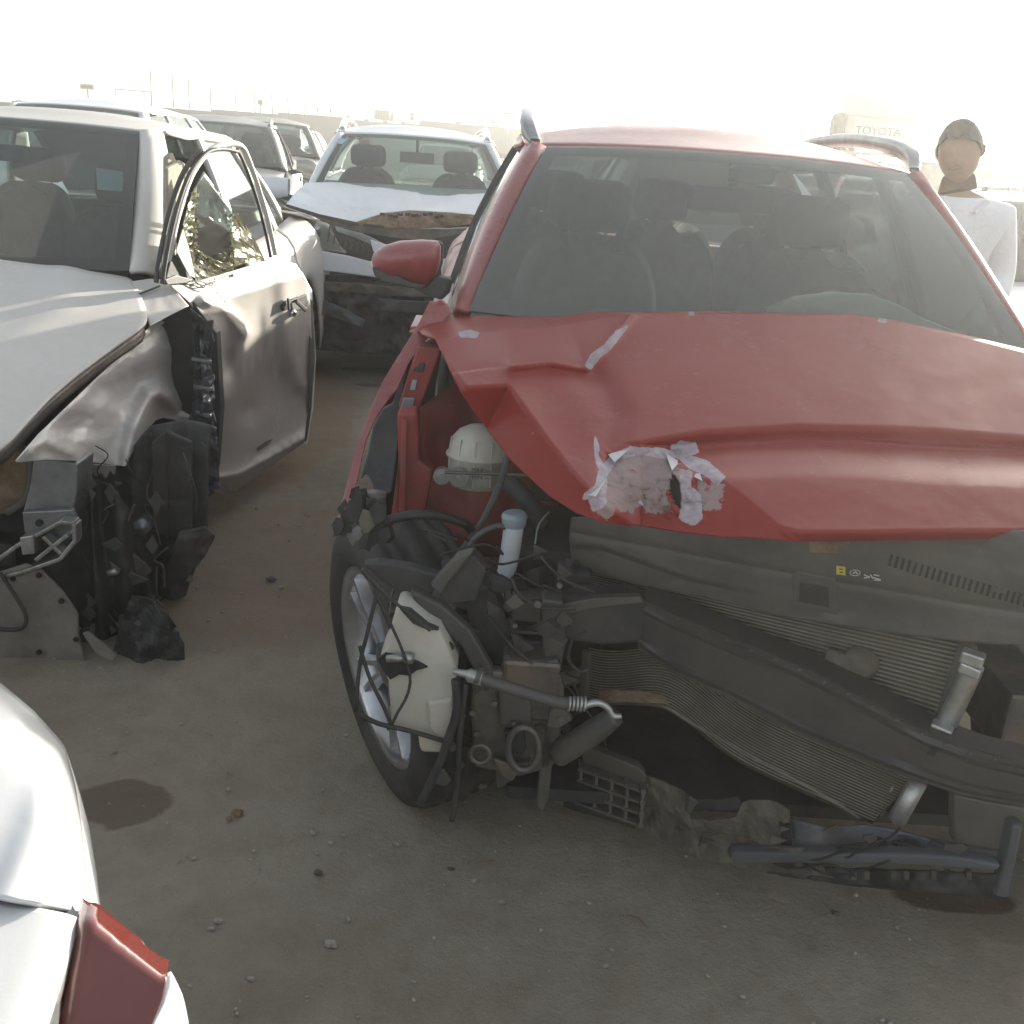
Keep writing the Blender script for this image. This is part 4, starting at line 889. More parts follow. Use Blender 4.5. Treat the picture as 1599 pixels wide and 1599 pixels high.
for a in (1366, 1420): slab('crossmember_hole', [K(a + 21 * math.cos(q), (1320 if a < 1400 else 1324) + 9 * math.sin(q), -.082) for q in [math.pi * 2 * i / 14 for i in range(14)]], M['gap'], red, .01, bevel=0)
slab('crossmember_slot', [K(X, Y, -.085) for X, Y in ((1219, 1288), (1236, 1290), (1238, 1330), (1222, 1331))], M['gap'], red, .01, bevel=0)
slab('lower_lip_bar', [K(X, Y, -.11) for X, Y in ((1145, 1332), (1300, 1334), (1440, 1336), (1500, 1340), (1566, 1352), (1560, 1360), (1440, 1352), (1300, 1350), (1150, 1350), (1140, 1344))], M['blueplastic'], red, .03, bevel=.005)
crumple('undertray', [(1200, 1354), (1320, 1356), (1440, 1360), (1570, 1366)], [(1200, 1364), (1320, 1382), (1450, 1394), (1566, 1404)], lambda X, Y, z: K(X, Y, -.05 + z), M['black'], red, 50, 8, .02, 12, .006)
for X in (1330, 1350, 1392, 1412, 1455, 1478, 1510): slab('undertray_tab', [K(a, b_, -.075) for a, b_ in ((X, 1362), (X + 9, 1362), (X + 9, 1376), (X, 1375))], M['shroud'], red, .01, bevel=.002)
slab('right_support_panel', [K(X, Y, -.07) for X, Y in ((1490, 1240), (1540, 1252), (1640, 1268), (1640, 1335), (1560, 1332), (1490, 1318))], M['shroud'], red, .03, bevel=.006)
slab('right_support_strut', [K(X, Y, -.10) for X, Y in ((1582, 1290), (1600, 1290), (1590, 1340), (1574, 1405), (1556, 1402), (1572, 1340))], M['blueplastic'], red, .03, bevel=.005)

# ---- more broken small things at the torn corner: wires, clips, snapped tabs, bolts
rr_ = random.Random(11)
for q in range(34):
    X, Y = rr_.uniform(600, 900), rr_.uniform(840, 1130); v = rr_.uniform(-.30, -.10); pts = [RF.v(X, Y, v)]
    for k in range(3): X = max(610, X + rr_.uniform(-55, 70)); Y += rr_.uniform(-25, 60); pts.append(RF.v(X, Y, v + rr_.uniform(-.03, .03)))
    tube('torn_wire', pts, rr_.choice([.0018, .0025, .003, .0045]), M[rr_.choice(['black', 'black', 'gap', 'shroud'])], red, 6)
for q in range(40):
    X, Y = rr_.uniform(660, 900), rr_.uniform(860, 1230); c = RF.v(X, Y, rr_.uniform(-.36, -.24)); n_ = rr_.choice([3, 4, 5]); r = rr_.uniform(.008, .028)
    pts = [c + Vector((math.cos(a) * r * rr_.uniform(.5, 1.4), 0, math.sin(a) * r * rr_.uniform(.5, 1.4))) for a in [2 * math.pi * i / n_ for i in range(n_)]]
    slab('snapped_tab', pts, M[rr_.choice(['black', 'beam', 'shroud', 'beam', 'beam'])], red, rr_.uniform(.004, .02), (rr_.uniform(-.6, .6), 1, rr_.uniform(-.6, .6)), bevel=.001)
for q in range(16):
    X, Y = rr_.uniform(690, 880), rr_.uniform(900, 1200); c = RF.v(X, Y, -.345); mb = MB(); mb.tube([c, c + Vector((0, .008, 0))], rr_.uniform(.004, .008), 8); mb.build('bolt_head', M['dirtmetal'], red)
for q in range(9):
    X = rr_.uniform(1020, 1560); Y = rr_.uniform(1290, 1395) if X > 1180 else rr_.uniform(1230, 1320); c = K(X, Y, -.12); r = rr_.uniform(.008, .03); n_ = rr_.choice([3, 4, 5])
    pts = [c + Vector((math.cos(a) * r * rr_.uniform(.5, 1.5), 0, math.sin(a) * r * rr_.uniform(.3, .8))) for a in [2 * math.pi * i / n_ for i in range(n_)]]
    slab('plastic_shard', pts, M[rr_.choice(['shroud', 'beam', 'blueplastic', 'black'])], red, .004, (rr_.uniform(-.6, .6), 1, rr_.uniform(-.6, .6)), bevel=0)
for q in range(7):
    X = rr_.uniform(1190, 1480); Y = rr_.uniform(1295, 1370); pts = [K(X, Y, -.10)]
    for k in range(3): X += rr_.uniform(10, 60); Y += rr_.uniform(-18, 22); pts.append(K(X, Y, -.11))
    tube('loose_clip_wire', pts, .0025, M['gap'], red, 6)
for i in range(14):
    X = 1060 + i * 38; yb = _y(top_b, X); c = K(X, yb + 8, -.097); mb = MB(); mb.tube([c, c + Vector((0, .006, 0))], .004, 8); mb.build('beam_rivet', M['shroud'], bm_)

M['dashglare'] = stuffm('dash_glare_pale', (.62, .62, .55), (.52, .52, .46), .9, 0, 6, .4)
crumple('deployed_airbag', [(1195, 482), (1240, 463), (1300, 455), (1360, 460), (1400, 474), (1440, 496), (1515, 528)], [(1200, 500), (1260, 512), (1330, 518), (1400, 524), (1460, 530), (1515, 530)], lambda X, Y, z: RF.v(X, Y, .66 + z - .05 * sm(530, 460, Y)), M['dashglare'], red, 40, 12, .012, 10, .004)  # pale hump added to imitate a bright reflection in the windscreen
# ------------------------------------------------------------------ the silver saloon with its wing and door torn open
SF = Fr(-2.152, 3.341, 1.46)
sed = thing('crashed_silver_saloon', (SF.x, SF.y, 0), SF.a, 'crashed champagne silver saloon with buckled front wing, open dented door and shattered side window', 'car')
PS = SEDAN(zc=1.0, bp=True)
PS['roof'] = [(a, b_ + .0, c_ + .055) for a, b_, c_ in PS['roof']]
greenhouse(sed, PS, 'silver', 'glass', skip=((1, 1),))
floorpan(sed, PS, 'beigein')
for sd in (-1, 1):
    sp = [PS['vnose'] + .18, PS['v0'] - .03, 1.5, 2.42, PS['vtail'] - .03]
    for i, nm in enumerate(('front_wing', 'front_door', 'rear_door', 'rear_quarter')):
        if sd == 1 and i < 2: continue
        d_ = sidepanel(sed, PS, sd, sp[i] + .003, sp[i + 1] - .003, nm, 'silver')
        if 'door' in nm: mb = MB(); mb.bar((sd * .925, sp[i + 1] - .26, .80), (sd * .925, sp[i + 1] - .07, .81), .028, .032); mb.build('handle', M['silver'], d_, bevel=.006)
    wheel(sed, (sd * .79, 2.79, .33), .33, sd)
wheel(sed, (-.79, 0, .33), .33, -1)
tail(sed, PS, 'silver')
V = [(q * (interp(PS['line'], v)[0] - .005), v + .04 * (1 - q * q), interp(PS['line'], v)[1] + .03 * (1 - q * q)) for v in [lerp(3.03, 3.77, j / 6) for j in range(7)] for q in [-1 + i / 6 for i in range(13)]]
mesh('boot_lid', V, gridF(12, 6), M['silver'], sed, True, solid=.012)
for sd in (-1, 1): seat(sed, sd * .37, 1.25, .50, 'seat'); 
for q in (-.4, .4): seat(sed, q, 2.15, .52, 'seat')
mb = MB(); mb.box((0, 1.0, 1.36), (.24, .03, .065)); mb.build('inside_mirror', M['black'], sed, bevel=.01)
# sunroof panel edge and roof joint, the hanging side airbag seen through the doorway, stickers
slab('windscreen_sticker', [SF.pl(X, Y, (0, -.62, 1), .70 - .04) for X, Y in ((150, 262), (190, 268), (196, 300), (152, 296))], M['cyan'], sed, .001, bevel=0)
slab('hanging_airbag', [SF.u(X, Y, .80) for X, Y in ((254, 262), (275, 250), (292, 262), (288, 300), (272, 350), (262, 420), (254, 425))], M['beigein'], sed, .02, (1, 0, 0), bevel=.006)
slab('grab_handle', [SF.u(X, Y, .77) for X, Y in ((254, 245), (262, 238), (268, 252), (262, 262), (254, 266))], M['beigein'], sed, .02, (1, 0, 0), bevel=.004)
# ---- bonnet, its right edge lifted off the wing
re = [(205, 439), (222, 470), (234, 508), (200, 532), (160, 560), (118, 592), (80, 625), (48, 658), (20, 690), (0, 706), (-20, 722)]
edge = [SF.pl(X, Y, (0, -.21, 1), .875) for X, Y in resamp(re, 24)]
n = 40; V = []
for e in edge:
    for i in range(n + 1):
        q = -1 + 2 * i / n; y0 = e.y - .16 * (1 - q * q) * (1 if e.y > 0 else 1)
        V.append((q * e.x, y0, e.z + .055 * (1 - abs(q) ** 2.5) + .010 * math.exp(-((abs(q) - .72) / .06) ** 2) + .004 * fbm((q * 2, e.y * 2, 0))))
mesh('bonnet', V, gridF(n, 24), M['silver'], sed, True, solid=.012, off=-1, sub=1)
V = [];
for j in range(25):
    e = edge[j]
    for k, (dx, dz) in enumerate(((-.018, -.012), (-.016, -.025), (-.014, -.035), (-.012, -.045))): V.append((e.x + dx, e.y, e.z + dz))
mesh('bonnet_gutter', V, gridF(3, 24), M['dirtmetal'], sed, True, solid=.003)
# ---- front wing: buckled, lip peeled
CW = [(330, 651), (305, 652), (285, 643), (266, 622), (250, 614), (236, 620), (224, 640), (212, 668), (202, 700), (196, 728)]
RW = [(240, 520), (200, 555), (150, 600), (90, 655), (45, 700)]
def w_ext(X, Y):
    o = 0; d, s = segd(X, Y, RW)
    if s < 0: o -= .0009 * d * 1.3
    d, s = segd(X, Y, CW); o += .055 * math.exp(-(d / 13) ** 2) * sm(150, 210, X) - .028 * math.exp(-((d - 34) / 22) ** 2)
    o += .018 * math.exp(-((X - 195) ** 2 + (Y - 650) ** 2) / 900) - .030 * math.exp(-((X - 165) ** 2 / 1500 + (Y - 610) ** 2 / 900)) + .022 * math.exp(-((X - 240) ** 2 / 700 + (Y - 560) ** 2 / 2600)) - .03 * math.exp(-((X - 120) ** 2 / 900 + (Y - 665) ** 2 / 700))
    d, s = segd(X, Y, [(25, 720), (70, 690), (118, 712)]); o += .012 * math.exp(-(d / 9) ** 2)
    d, s = segd(X, Y, [(297, 478), (292, 560), (283, 640)]); o -= .05 * math.exp(-(d / 14) ** 1.5)
    d, s = segd(X, Y, [(262, 500), (225, 560), (232, 600)]); o += .016 * math.exp(-(d / 16) ** 1.5)
    return o
crumple('buckled_front_wing', [(24, 720), (60, 678), (130, 610), (180, 562), (233, 511), (265, 494), (294, 479)], [(26, 722), (70, 718), (120, 720), (160, 724), (196, 729), (204, 712), (222, 680), (244, 656), (268, 650), (290, 656), (312, 660), (332, 652)],
    lambda X, Y, z: SF.pl(X, Y, (1, 0, .7), 1.385 + z), M['silver'], sed, 110, 70, .010, 10, .003, left=[(24, 720), (26, 722)], right=[(294, 479), (298, 520), (292, 590), (283, 640), (300, 651), (332, 652)], extra=w_ext)
crumple('wing_top', [(206, 440), (235, 436), (256, 437)], [(234, 510), (265, 493), (295, 478)], lambda X, Y, z: SF.pl(X, Y, (.25, -.21, 1), 1.08 + z), M['silver'], sed, 24, 24, .004, 8, .003, left=[(206, 440), (222, 470), (234, 510)], right=[(256, 437), (275, 455), (295, 478)], extra=lambda X, Y: -.0)
slab('wing_seam', [SF.pl(X, Y, (.25, -.21, 1), 1.086) for X, Y in ((217, 459), (250, 446), (251, 448), (218, 461))], M['gap'], sed, .002, (0, 0, 1), bevel=0)
# ---- structure behind the wing: pillar, torn inner sheet
slab('hinge_pillar', [SF.v(X, Y, .46) for X, Y in ((255, 440), (300, 470), (338, 520), (345, 640), (335, 770), (290, 800), (240, 780), (240, 520))], M['black'], sed, .06)
crumple('torn_inner_sheet', [(298, 482), (320, 500), (331, 515)], [(290, 668), (320, 690), (338, 720)], lambda X, Y, z: SF.v(X, Y, .36 + z), M['blueplastic'], sed, 20, 60, .05, 22, .003, left=[(298, 482), (305, 560), (300, 640), (290, 668)], right=[(331, 515), (330, 560), (336, 620), (332, 680), (338, 720)])
crumple('torn_sheet_strip', [(312, 530), (328, 535)], [(318, 640), (338, 660)], lambda X, Y, z: SF.v(X, Y, .32 + z), M['greymetal'], sed, 10, 40, .05, 30, .002, right=[(328, 535), (322, 560), (336, 590), (326, 615), (338, 660)])
crumple('sill_tear', [(288, 655), (318, 660), (338, 668)], [(292, 790), (326, 772), (344, 762)], lambda X, Y, z: SF.v(X, Y, .30 + z), M['blueplastic'], sed, 24, 40, .06, 16, .003)
slab('hinge_bracket', [SF.v(X, Y, .33) for X, Y in ((318, 503), (332, 500), (330, 520), (334, 535), (326, 560), (318, 545))], M['black'], sed, .02, bevel=.002)
# ---- open front door
DN = Vector((math.cos(R_(13)), -math.sin(R_(13)), .10)); DD = DN.dot(Vector((.915, .36, .60)))
BL = [(300, 500), (350, 468), (410, 450), (482, 428)]
LO = [(338, 748), (372, 742), (420, 716), (478, 684)]
def d_ext(X, Y):
    o = 0; d, s = segd(X, Y, BL)
    o += .018 * math.exp(-d / 22) if s > 0 else .018 * math.exp(-d / 90)
    if s < 0 and X > 330: o -= .0005 * d
    d, s = segd(X, Y, LO); o += (.035 * math.exp(-d / 18) if s < 0 else .035 - .0016 * d)
    o -= .075 * math.exp(-((X - 420) ** 2 / 5200 + (Y - 590) ** 2 / 9000)) + .018 * math.exp(-((X - 385) ** 2 / 300 + (Y - 640) ** 2 / 900)) - .012 * math.exp(-((X - 448) ** 2 / 160 + (Y - 545) ** 2 / 2500)) + .010 * math.exp(-((X - 405) ** 2 / 90 + (Y - 520) ** 2 / 1600))
    o += .045 * math.exp(-((X - 330) ** 2 / 500 + (Y - 520) ** 2 / 1800)) - .05 * math.exp(-((X - 352) ** 2 / 260 + (Y - 560) ** 2 / 1500))
    d, s = segd(X, Y, [(318, 470), (345, 480), (378, 520)]); o += .022 * math.exp(-(d / 9) ** 1.4)
    d, s = segd(X, Y, [(345, 600), (350, 620), (340, 640)]); o += .02 * math.exp(-(d / 10) ** 2)
    d, s = segd(X, Y, [(440, 430), (455, 560), (470, 600)]); o += .012 * math.exp(-(d / 14) ** 2)
    for (a, b_) in ((405, 722), (430, 706), (445, 698), (458, 690), (468, 684)): o += .005 * math.exp(-((X - a) ** 2 + (Y - b_) ** 2) / 30)
    return o
def dpt(X, Y, z): return SF.pl(X, Y, DN, DD + z)
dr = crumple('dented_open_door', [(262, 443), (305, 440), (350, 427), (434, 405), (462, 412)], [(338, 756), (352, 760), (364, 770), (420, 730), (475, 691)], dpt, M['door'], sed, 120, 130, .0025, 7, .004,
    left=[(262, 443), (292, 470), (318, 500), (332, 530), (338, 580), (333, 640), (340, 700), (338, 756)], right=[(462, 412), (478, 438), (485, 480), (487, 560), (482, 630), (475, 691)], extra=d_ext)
slab('door_edge_seal', [dpt(X, Y, -.02) for X, Y in ((478, 455), (487, 470), (491, 560), (485, 640), (478, 690), (474, 690), (481, 630), (484, 560), (481, 480))], M['gap'], dr, .03, bevel=.002)
slab('door_inner_edge', [dpt(X, Y, -.05) for X, Y in ((470, 425), (486, 455), (492, 560), (488, 640), (479, 694), (470, 694))], M['silver'], dr, .03, bevel=.002)
slab('door_tear', [dpt(X, Y, d_ext(X, Y) + .006) for X, Y in ((401, 700), (415, 690), (426, 686), (420, 694), (402, 706))], M['gap'], dr, .004, bevel=0)
slab('bent_lower_hem', [dpt(X, Y, .012) for X, Y in ((318, 748), (330, 752), (345, 757), (358, 760), (362, 768), (345, 772), (330, 766))], M['greymetal'], dr, .02, bevel=.003)
# window frame
fo = [(258, 441), (262, 410), (274, 350), (288, 300), (305, 262), (328, 236), (355, 225), (377, 229), (390, 255), (406, 300), (420, 350), (430, 398)]
tube('window_frame', [dpt(X, Y, .0) for X, Y in fo], [.0125] * 9 + [.010] * 3, M['silver'], dr, 12, 5)
tube('window_seal', [dpt(X - (4 if X < 340 else 6), Y + (2 if X < 340 else 8), .012) for X, Y in fo[:8]], .008, M['black'], dr, 10, 5)
tube('window_seal', [dpt(X - 7, Y + 4, .005) for X, Y in fo[7:]], .007, M['black'], dr, 10, 5)
tube('window_seal', [dpt(X - 14 if X < 340 else X, Y, -.01) for X, Y in fo[:6]], .009, M['black'], dr, 10, 5)
slab('window_bright_trim', [dpt(X, Y, .02) for X, Y in ((302, 443), (350, 428), (433, 403), (433, 407), (350, 433), (304, 447))], M['silver'], dr, .01, (-1, 0, 0), bevel=.002)
# what is left of the glass
crumple('shattered_glass', [(300, 300), (318, 268), (340, 298), (364, 333)], [(306, 438), (330, 432), (350, 425), (366, 413)], lambda X, Y, z: dpt(X, Y, -.015 + z), M['glassd'], dr, 22, 26, .0018, 18, .002,
    left=[(300, 300), (296, 350), (290, 385), (300, 420), (306, 438)], right=[(364, 333), (362, 370), (366, 413)])
crumple('yellowed_glass_strip', [(286, 350), (300, 300), (308, 290)], [(290, 392), (300, 380), (302, 360)], lambda X, Y, z: dpt(X, Y, -.008 + z), M['glassy'], dr, 8, 12, .006, 40, .002, smooth=False)
crumple('yellowed_glass_shard', [(364, 332), (384, 352), (400, 378), (414, 407)], [(366, 416), (380, 412), (395, 410), (414, 408)], lambda X, Y, z: dpt(X, Y, -.008 + z), M['glassy'], dr, 14, 12, .005, 40, .002, smooth=False)
crumple('crumbled_glass_heap', [(292, 384), (312, 392), (340, 408), (362, 412)], [(306, 440), (325, 436), (345, 428), (366, 418)], lambda X, Y, z: dpt(X, Y, .0 + z), M['glassy'], dr, 18, 8, .010, 40, .002, smooth=False)
mb = MB()
for q in range(160):
    X = random.choice([random.gauss(365, 3), random.uniform(295, 365), random.gauss(303, 4)]); Y = random.uniform(335, 432) if X > 355 else (random.uniform(395, 432) if X > 310 else random.uniform(300, 400))
    c_ = dpt(X, Y, -.005 + random.uniform(-.01, .01)); mb.box(c_, (random.uniform(.004, .011),) * 3, rz=random.uniform(0, 3))
tag(mb.build('glass_crumbs', M['glassy'], dr), kind='stuff')
slab('mirror_triangle', [dpt(X, Y, .015) for X, Y in ((258, 443), (266, 410), (275, 398), (290, 420), (305, 440))], M['black'], dr, .02, (-1, 0, 0), bevel=.003)
slab('mirror_foot', [dpt(X, Y, .022) for X, Y in ((258, 437), (275, 430), (300, 436), (302, 441), (262, 445))], M['shroud'], dr, .02, (-1, 0, 0), bevel=.003)
slab('torn_trim_flap', [dpt(X, Y, .03) for X, Y in ((276, 392), (286, 358), (296, 390), (305, 434), (296, 430))], M['beige'], dr, .004, (-1, 0, 0), bevel=0)
for pts in ([(302, 438), (318, 446), (336, 440), (352, 432)], [(303, 438), (322, 452), (340, 458), (352, 472)], [(300, 439), (315, 440), (330, 446), (336, 434)]): tube('loose_wire', [dpt(X, Y, .03) for X, Y in pts], .0022, M['gap'], dr, 6)
# broken handle
slab('handle_cavity', [dpt(X, Y, d_ext(X, Y) + .006) for X, Y in ((437, 478), (445, 470), (462, 464), (478, 462), (482, 472), (476, 484), (455, 484), (440, 486))], M['gap'], dr, .006, bevel=.001)
mb = MB(); mb.bar(dpt(440, 477, .0), dpt(478, 462, .02), .012, .016); mb.bar(dpt(462, 470, .02), dpt(478, 485, .03), .012, .018); mb.bar(dpt(450, 466, .02), dpt(452, 484, .015), .01, .014); mb.build('broken_handle', M['black'], dr, bevel=.003)
mb = MB(); a_ = dpt(453, 489, d_ext(453, 489)); mb.tube([a_, a_ + DN * .02, a_ + DN * .028], [.018, .018, .010], 18); mb.build('lock_cylinder', M['chrome'], dr, True)
# ---- torn front corner
def q_(X, Y, v): return SF.v(X, Y, v)
slab('crush_rail', [q_(X, Y, -.60) for X, Y in ((52, 716), (122, 724), (120, 770), (112, 810), (34, 806), (46, 760))], M['greymetal'], sed, .12, bevel=.006)
slab('crush_rail_side', [q_(X, Y, -.56) for X, Y in ((110, 722), (124, 724), (121, 800), (112, 812))], M['greymetal'], sed, .10, bevel=.004)
bp_ = slab('rail_end_plate', [q_(X, Y, -.63) for X, Y in ((34, 800), (112, 796), (120, 812), (118, 838), (100, 850), (38, 832))], M['greymetal'], sed, .02, bevel=.004)
mb = MB(); c_ = q_(60, 818, -.64); mb.tube([c_, c_ + Vector((0, .01, 0))], .010, 14); mb.build('bolt_hole', M['gap'], bp_)
mb = MB()
for a, b_ in (((30, 850), (100, 812)), ((100, 812), (120, 815)), ((120, 815), (121, 842)), ((121, 842), (98, 870)), ((98, 870), (40, 890)), ((30, 850), (0, 872)), ((60, 872), (110, 832)), ((72, 835), (100, 862)), ((40, 890), (0, 900))): mb.bar(q_(*a, -.66), q_(*b_, -.66), .012, .045, (0, 1, 0))
mb.build('cast_bumper_bracket', M['alu'], sed, bevel=.003)
slab('bracket_block', [q_(X, Y, -.69) for X, Y in ((30, 840), (52, 836), (54, 866), (34, 868))], M['alu'], sed, .05, bevel=.004)
slab('dark_grille_side', [q_(X, Y, -.52) for X, Y in ((-200, 700), (20, 700), (50, 716), (46, 790), (20, 800), (-200, 860))], M['rust'], sed, .06, bevel=.01)
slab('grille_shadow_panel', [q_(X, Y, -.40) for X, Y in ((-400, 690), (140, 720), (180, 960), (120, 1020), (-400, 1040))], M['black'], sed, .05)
tube('curved_duct', [q_(46, 700, -.58), q_(50, 740, -.58), q_(40, 780, -.58), q_(10, 800, -.58)], .014, M['shroud'], sed)
crumple('torn_underboard', [(-60, 880), (0, 893), (40, 880), (62, 886), (100, 925), (122, 958)], [(-60, 1050), (0, 1040), (10, 1048), (30, 1040), (80, 1036), (136, 1040)], lambda X, Y, z: q_(X, Y, -.66 + z * .6), M['board'], sed, 40, 24, .012, 8, .006, right=[(122, 958), (124, 1000), (136, 1040)])
tube('bent_wire_loop', [q_(0, 895, -.69), q_(20, 925, -.69), q_(40, 960, -.69), q_(36, 980, -.69), q_(10, 984, -.69), (q_(-20, 978, -.69))], .006, M['black'], sed)
slab('frayed_fibre', [q_(X, Y, -.45) for X, Y in ((125, 725), (180, 728), (178, 742), (172, 735), (165, 748), (158, 738), (150, 744), (142, 734), (132, 735))], M['board'], sed, .01, bevel=0)
crumple('wheel_arch_liner', [(120, 730), (190, 720), (235, 665), (290, 655), (330, 665)], [(140, 950), (200, 970), (240, 960), (290, 930), (325, 830)], lambda X, Y, z: q_(X, Y, -.18 + z), M['liner'], sed, 60, 50, .012, 8, .006, extra=lambda X, Y: .018 * math.sin(X / 9) + .01 * math.sin(X / 23 + Y / 50), left=[(120, 730), (118, 850), (140, 950)], right=[(330, 665), (325, 760), (325, 830)])
crumple('liner_panel', [(238, 690), (262, 672), (300, 690)], [(240, 835), (270, 842), (300, 835)], lambda X, Y, z: q_(X, Y, -.30 + z), M['beam'], sed, 30, 30, .006, 8, .004, extra=lambda X, Y: .008 * sm(3, 0, abs(X - 262)) + .008 * sm(3, 0, abs(Y - 780)))
mb = MB(); c_ = q_(218, 826, -.36); mb.tube([c_, c_ + Vector((0, .06, 0))], .026, 18); mb.build('strut_end', M['greymetal'], sed, True)
crumple('arch_mud_flap', [(280, 830), (320, 822), (336, 838)], [(250, 920), (290, 905), (320, 870)], lambda X, Y, z: q_(X, Y, -.34 + z), M['beam'], sed, 18, 18, .015, 12, .005)
crumple('hanging_liner_cloth', [(140, 745), (175, 760), (205, 800), (212, 860)], [(150, 1010), (190, 1040), (230, 1050), (262, 1000)], lambda X, Y, z: q_(X, Y, -.50 + z), M['black'], sed, 30, 40, .015, 10, .005, extra=lambda X, Y: .02 * math.sin((X - Y * .12) / 8))
crumple('tyre_scrap', [(205, 930), (235, 935), (262, 960), (272, 985)], [(165, 1052), (210, 1056), (250, 1058), (288, 1058)], lambda X, Y, z: q_(X, Y, -.62 + z * .7), M['black'], sed, 20, 16, .03, 14, .006, smooth=False, right=[(272, 985), (280, 995), (288, 1005), (288, 1058)])
slab('broken_rod', [q_(X, Y, -.68) for X, Y in ((128, 990), (136, 988), (182, 1024), (176, 1034), (150, 1022))], M['board'], sed, .012, bevel=.003)
mb = MB(); mb.tube([q_(168, 895, -.56), q_(180, 893, -.56), q_(185, 896, -.56)], [.008, .012, .006], 12); mb.build('loose_clip', M['alu'], sed, True)
mb = MB(); mb.bar(q_(176, 770, -.45), q_(192, 820, -.45), .02, .03); mb.bar(q_(160, 800, -.45), q_(160, 880, -.45), .02, .03); mb.build('liner_bracket', M['shroud'], sed, bevel=.004)
mb = MB(); mb.box((0, .3, .25), (1.3, 1.6, .08)); mb.box((0, .42, .55), (1.5, .06, .6)); mb.box((0, -.1, .5), (1.0, .7, .4)); mb.build('engine_and_floor', M['black'], sed, bevel=.01)
mb = MB(); mb.tube([(.68, .1, .30), (.68, .1, .75)], .05, 14); mb.tube([(.3, .1, .25), (.72, .05, .28)], .03, 10); mb.build('front_strut', M['dirtmetal'], sed, True)
V = []
for i in range(25):
    q = -1 + 2 * i / 24
    for z, o in ((.66, .1), (.55, .02), (.4, 0), (.28, .04)):
        V.append((-.95 + .85 * (q + 1), PS['vnose'] + o + .25 * abs(min(q, .0)) ** 3 + .1, z))
mesh('front_bumper', V[:4 * 17], [(i * 4 + k, i * 4 + k + 1, i * 4 + 5 + k, i * 4 + 4 + k) for i in range(16) for k in range(3)], M['silver'], sed, True, solid=.01)

# ---- torn wiring, clips and fibres hanging in the open arch
rs_ = random.Random(5)
for q in range(26):
    X, Y = rs_.uniform(120, 320), rs_.uniform(690, 960); v = rs_.uniform(-.56, -.40); pts = [q_(X, Y, v)]
    for k in range(3): X += rs_.uniform(-22, 22); Y += rs_.uniform(5, 45); pts.append(q_(min(X, 325), Y, v + rs_.uniform(-.02, .02)))
    tube('torn_wire', pts, rs_.choice([.0018, .0025, .004]), M[rs_.choice(['gap', 'black', 'shroud'])], sed, 6)
for q in range(34):
    X, Y = rs_.uniform(125, 315), rs_.uniform(740, 1040)
    if Y > 930 and X > 280: X = 250
    c = q_(X, Y, rs_.uniform(-.66, -.52)); n_ = rs_.choice([3, 4, 5]); r = rs_.uniform(.010, .035)
    pts = [c + Vector((math.cos(a) * r * rs_.uniform(.4, 1.4), 0, math.sin(a) * r * rs_.uniform(.5, 1.6))) for a in [2 * math.pi * i / n_ for i in range(n_)]]
    slab('torn_plastic_piece', pts, M[rs_.choice(['black', 'shroud', 'beam', 'beam', 'black'])], sed, .004, (rs_.uniform(-.7, .7), 1, rs_.uniform(-.7, .7)), bevel=0)
for (a, b_, c2, d2) in ((140, 985, 60, .008), (20, 815, 0, .006)):
    pass
for k, (X, Y) in enumerate(((20, 905), (60, 900), (95, 940), (118, 1000), (60, 1020))):
    c = q_(X, Y, -.675); mb = MB(); mb.tube([c, c + Vector((0, .006, 0))], .008, 10); mb.build('board_clip', M['gap'], sed)
for k in range(4):
    mb = MB(); mb.bar(q_(300 + k * 3, 560 + k * 42, .30), q_(330, 566 + k * 42, .30), .02, .012); mb.build('pillar_rib', M['greymetal'], sed, bevel=.002)
# ------------------------------------------------------------------ white SUV with the torn bonnet, behind the gap
WF = Fr(-.842, 7.302, 6.16)
wsu = thing('crashed_white_suv', (WF.x, WF.y, 0), WF.a, 'crashed white SUV between the two nearer wrecks, bonnet folded over a rusty torn edge', 'car')
PW = SUV(W=1.845)
PW['belt'] = [(a, b_ + .01, c_) for a, b_, c_ in PW['belt']]
greenhouse(wsu, PW, 'white2', 'glass'); floorpan(wsu, PW, 'seat')
for sd in (-1, 1):
    sp = [PW['vnose'] + .30, PW['v0'] - .03, 1.5, 2.42, PW['vtail'] - .03]
    for i, nm in enumerate(('front_wing', 'front_door', 'rear_door', 'rear_quarter')): sidepanel(wsu, PW, sd, sp[i] + .003, sp[i + 1] - .003, nm, 'white2')
    wheel(wsu, (sd * .80, 0, .345), .345, sd); wheel(wsu, (sd * .80, 2.64, .345), .345, sd)
    seat(wsu, sd * .37, 1.30, .60, hw=.14, s=1.05)
for q in (-.40, .40): seat(wsu, q, 2.25, .55, head=False)
tail(wsu, PW, 'white2'); roofrails(wsu, PW, 'white2', 'chrome', .022, .075)
mirror(wsu, (-.90, .62, 1.13), -1, 'white2', 1.0)
mirror(wsu, (.90, .62, 1.13), 1, 'white2', 1.0)
mb = MB(); mb.box((.02, 1.0, 1.40), (.26, .035, .08)); mb.tube([(.02, 1.02, 1.43), (.02, 1.06, 1.53)], .012, 8); mb.build('inside_mirror', M['black'], wsu, bevel=.008)
slab('red_windscreen_sticker', [WF.pl(X, Y, (0, -.62, 1), .885) for X, Y in ((566, 219), (577, 219), (577, 224), (566, 224))], M['redst'], wsu, .001, bevel=0)
slab('blue_windscreen_sticker', [WF.pl(X, Y, (0, -.62, 1), .885) for X, Y in ((528, 216), (542, 217), (541, 226), (526, 224))], M['cyan'], wsu, .001, bevel=0)
P_ = [(.37 + .18 * math.cos(a), .95 + .07 * math.sin(a), 1.04 + .165 * math.sin(a)) for a in [2 * math.pi * i / 28 for i in range(29)]]
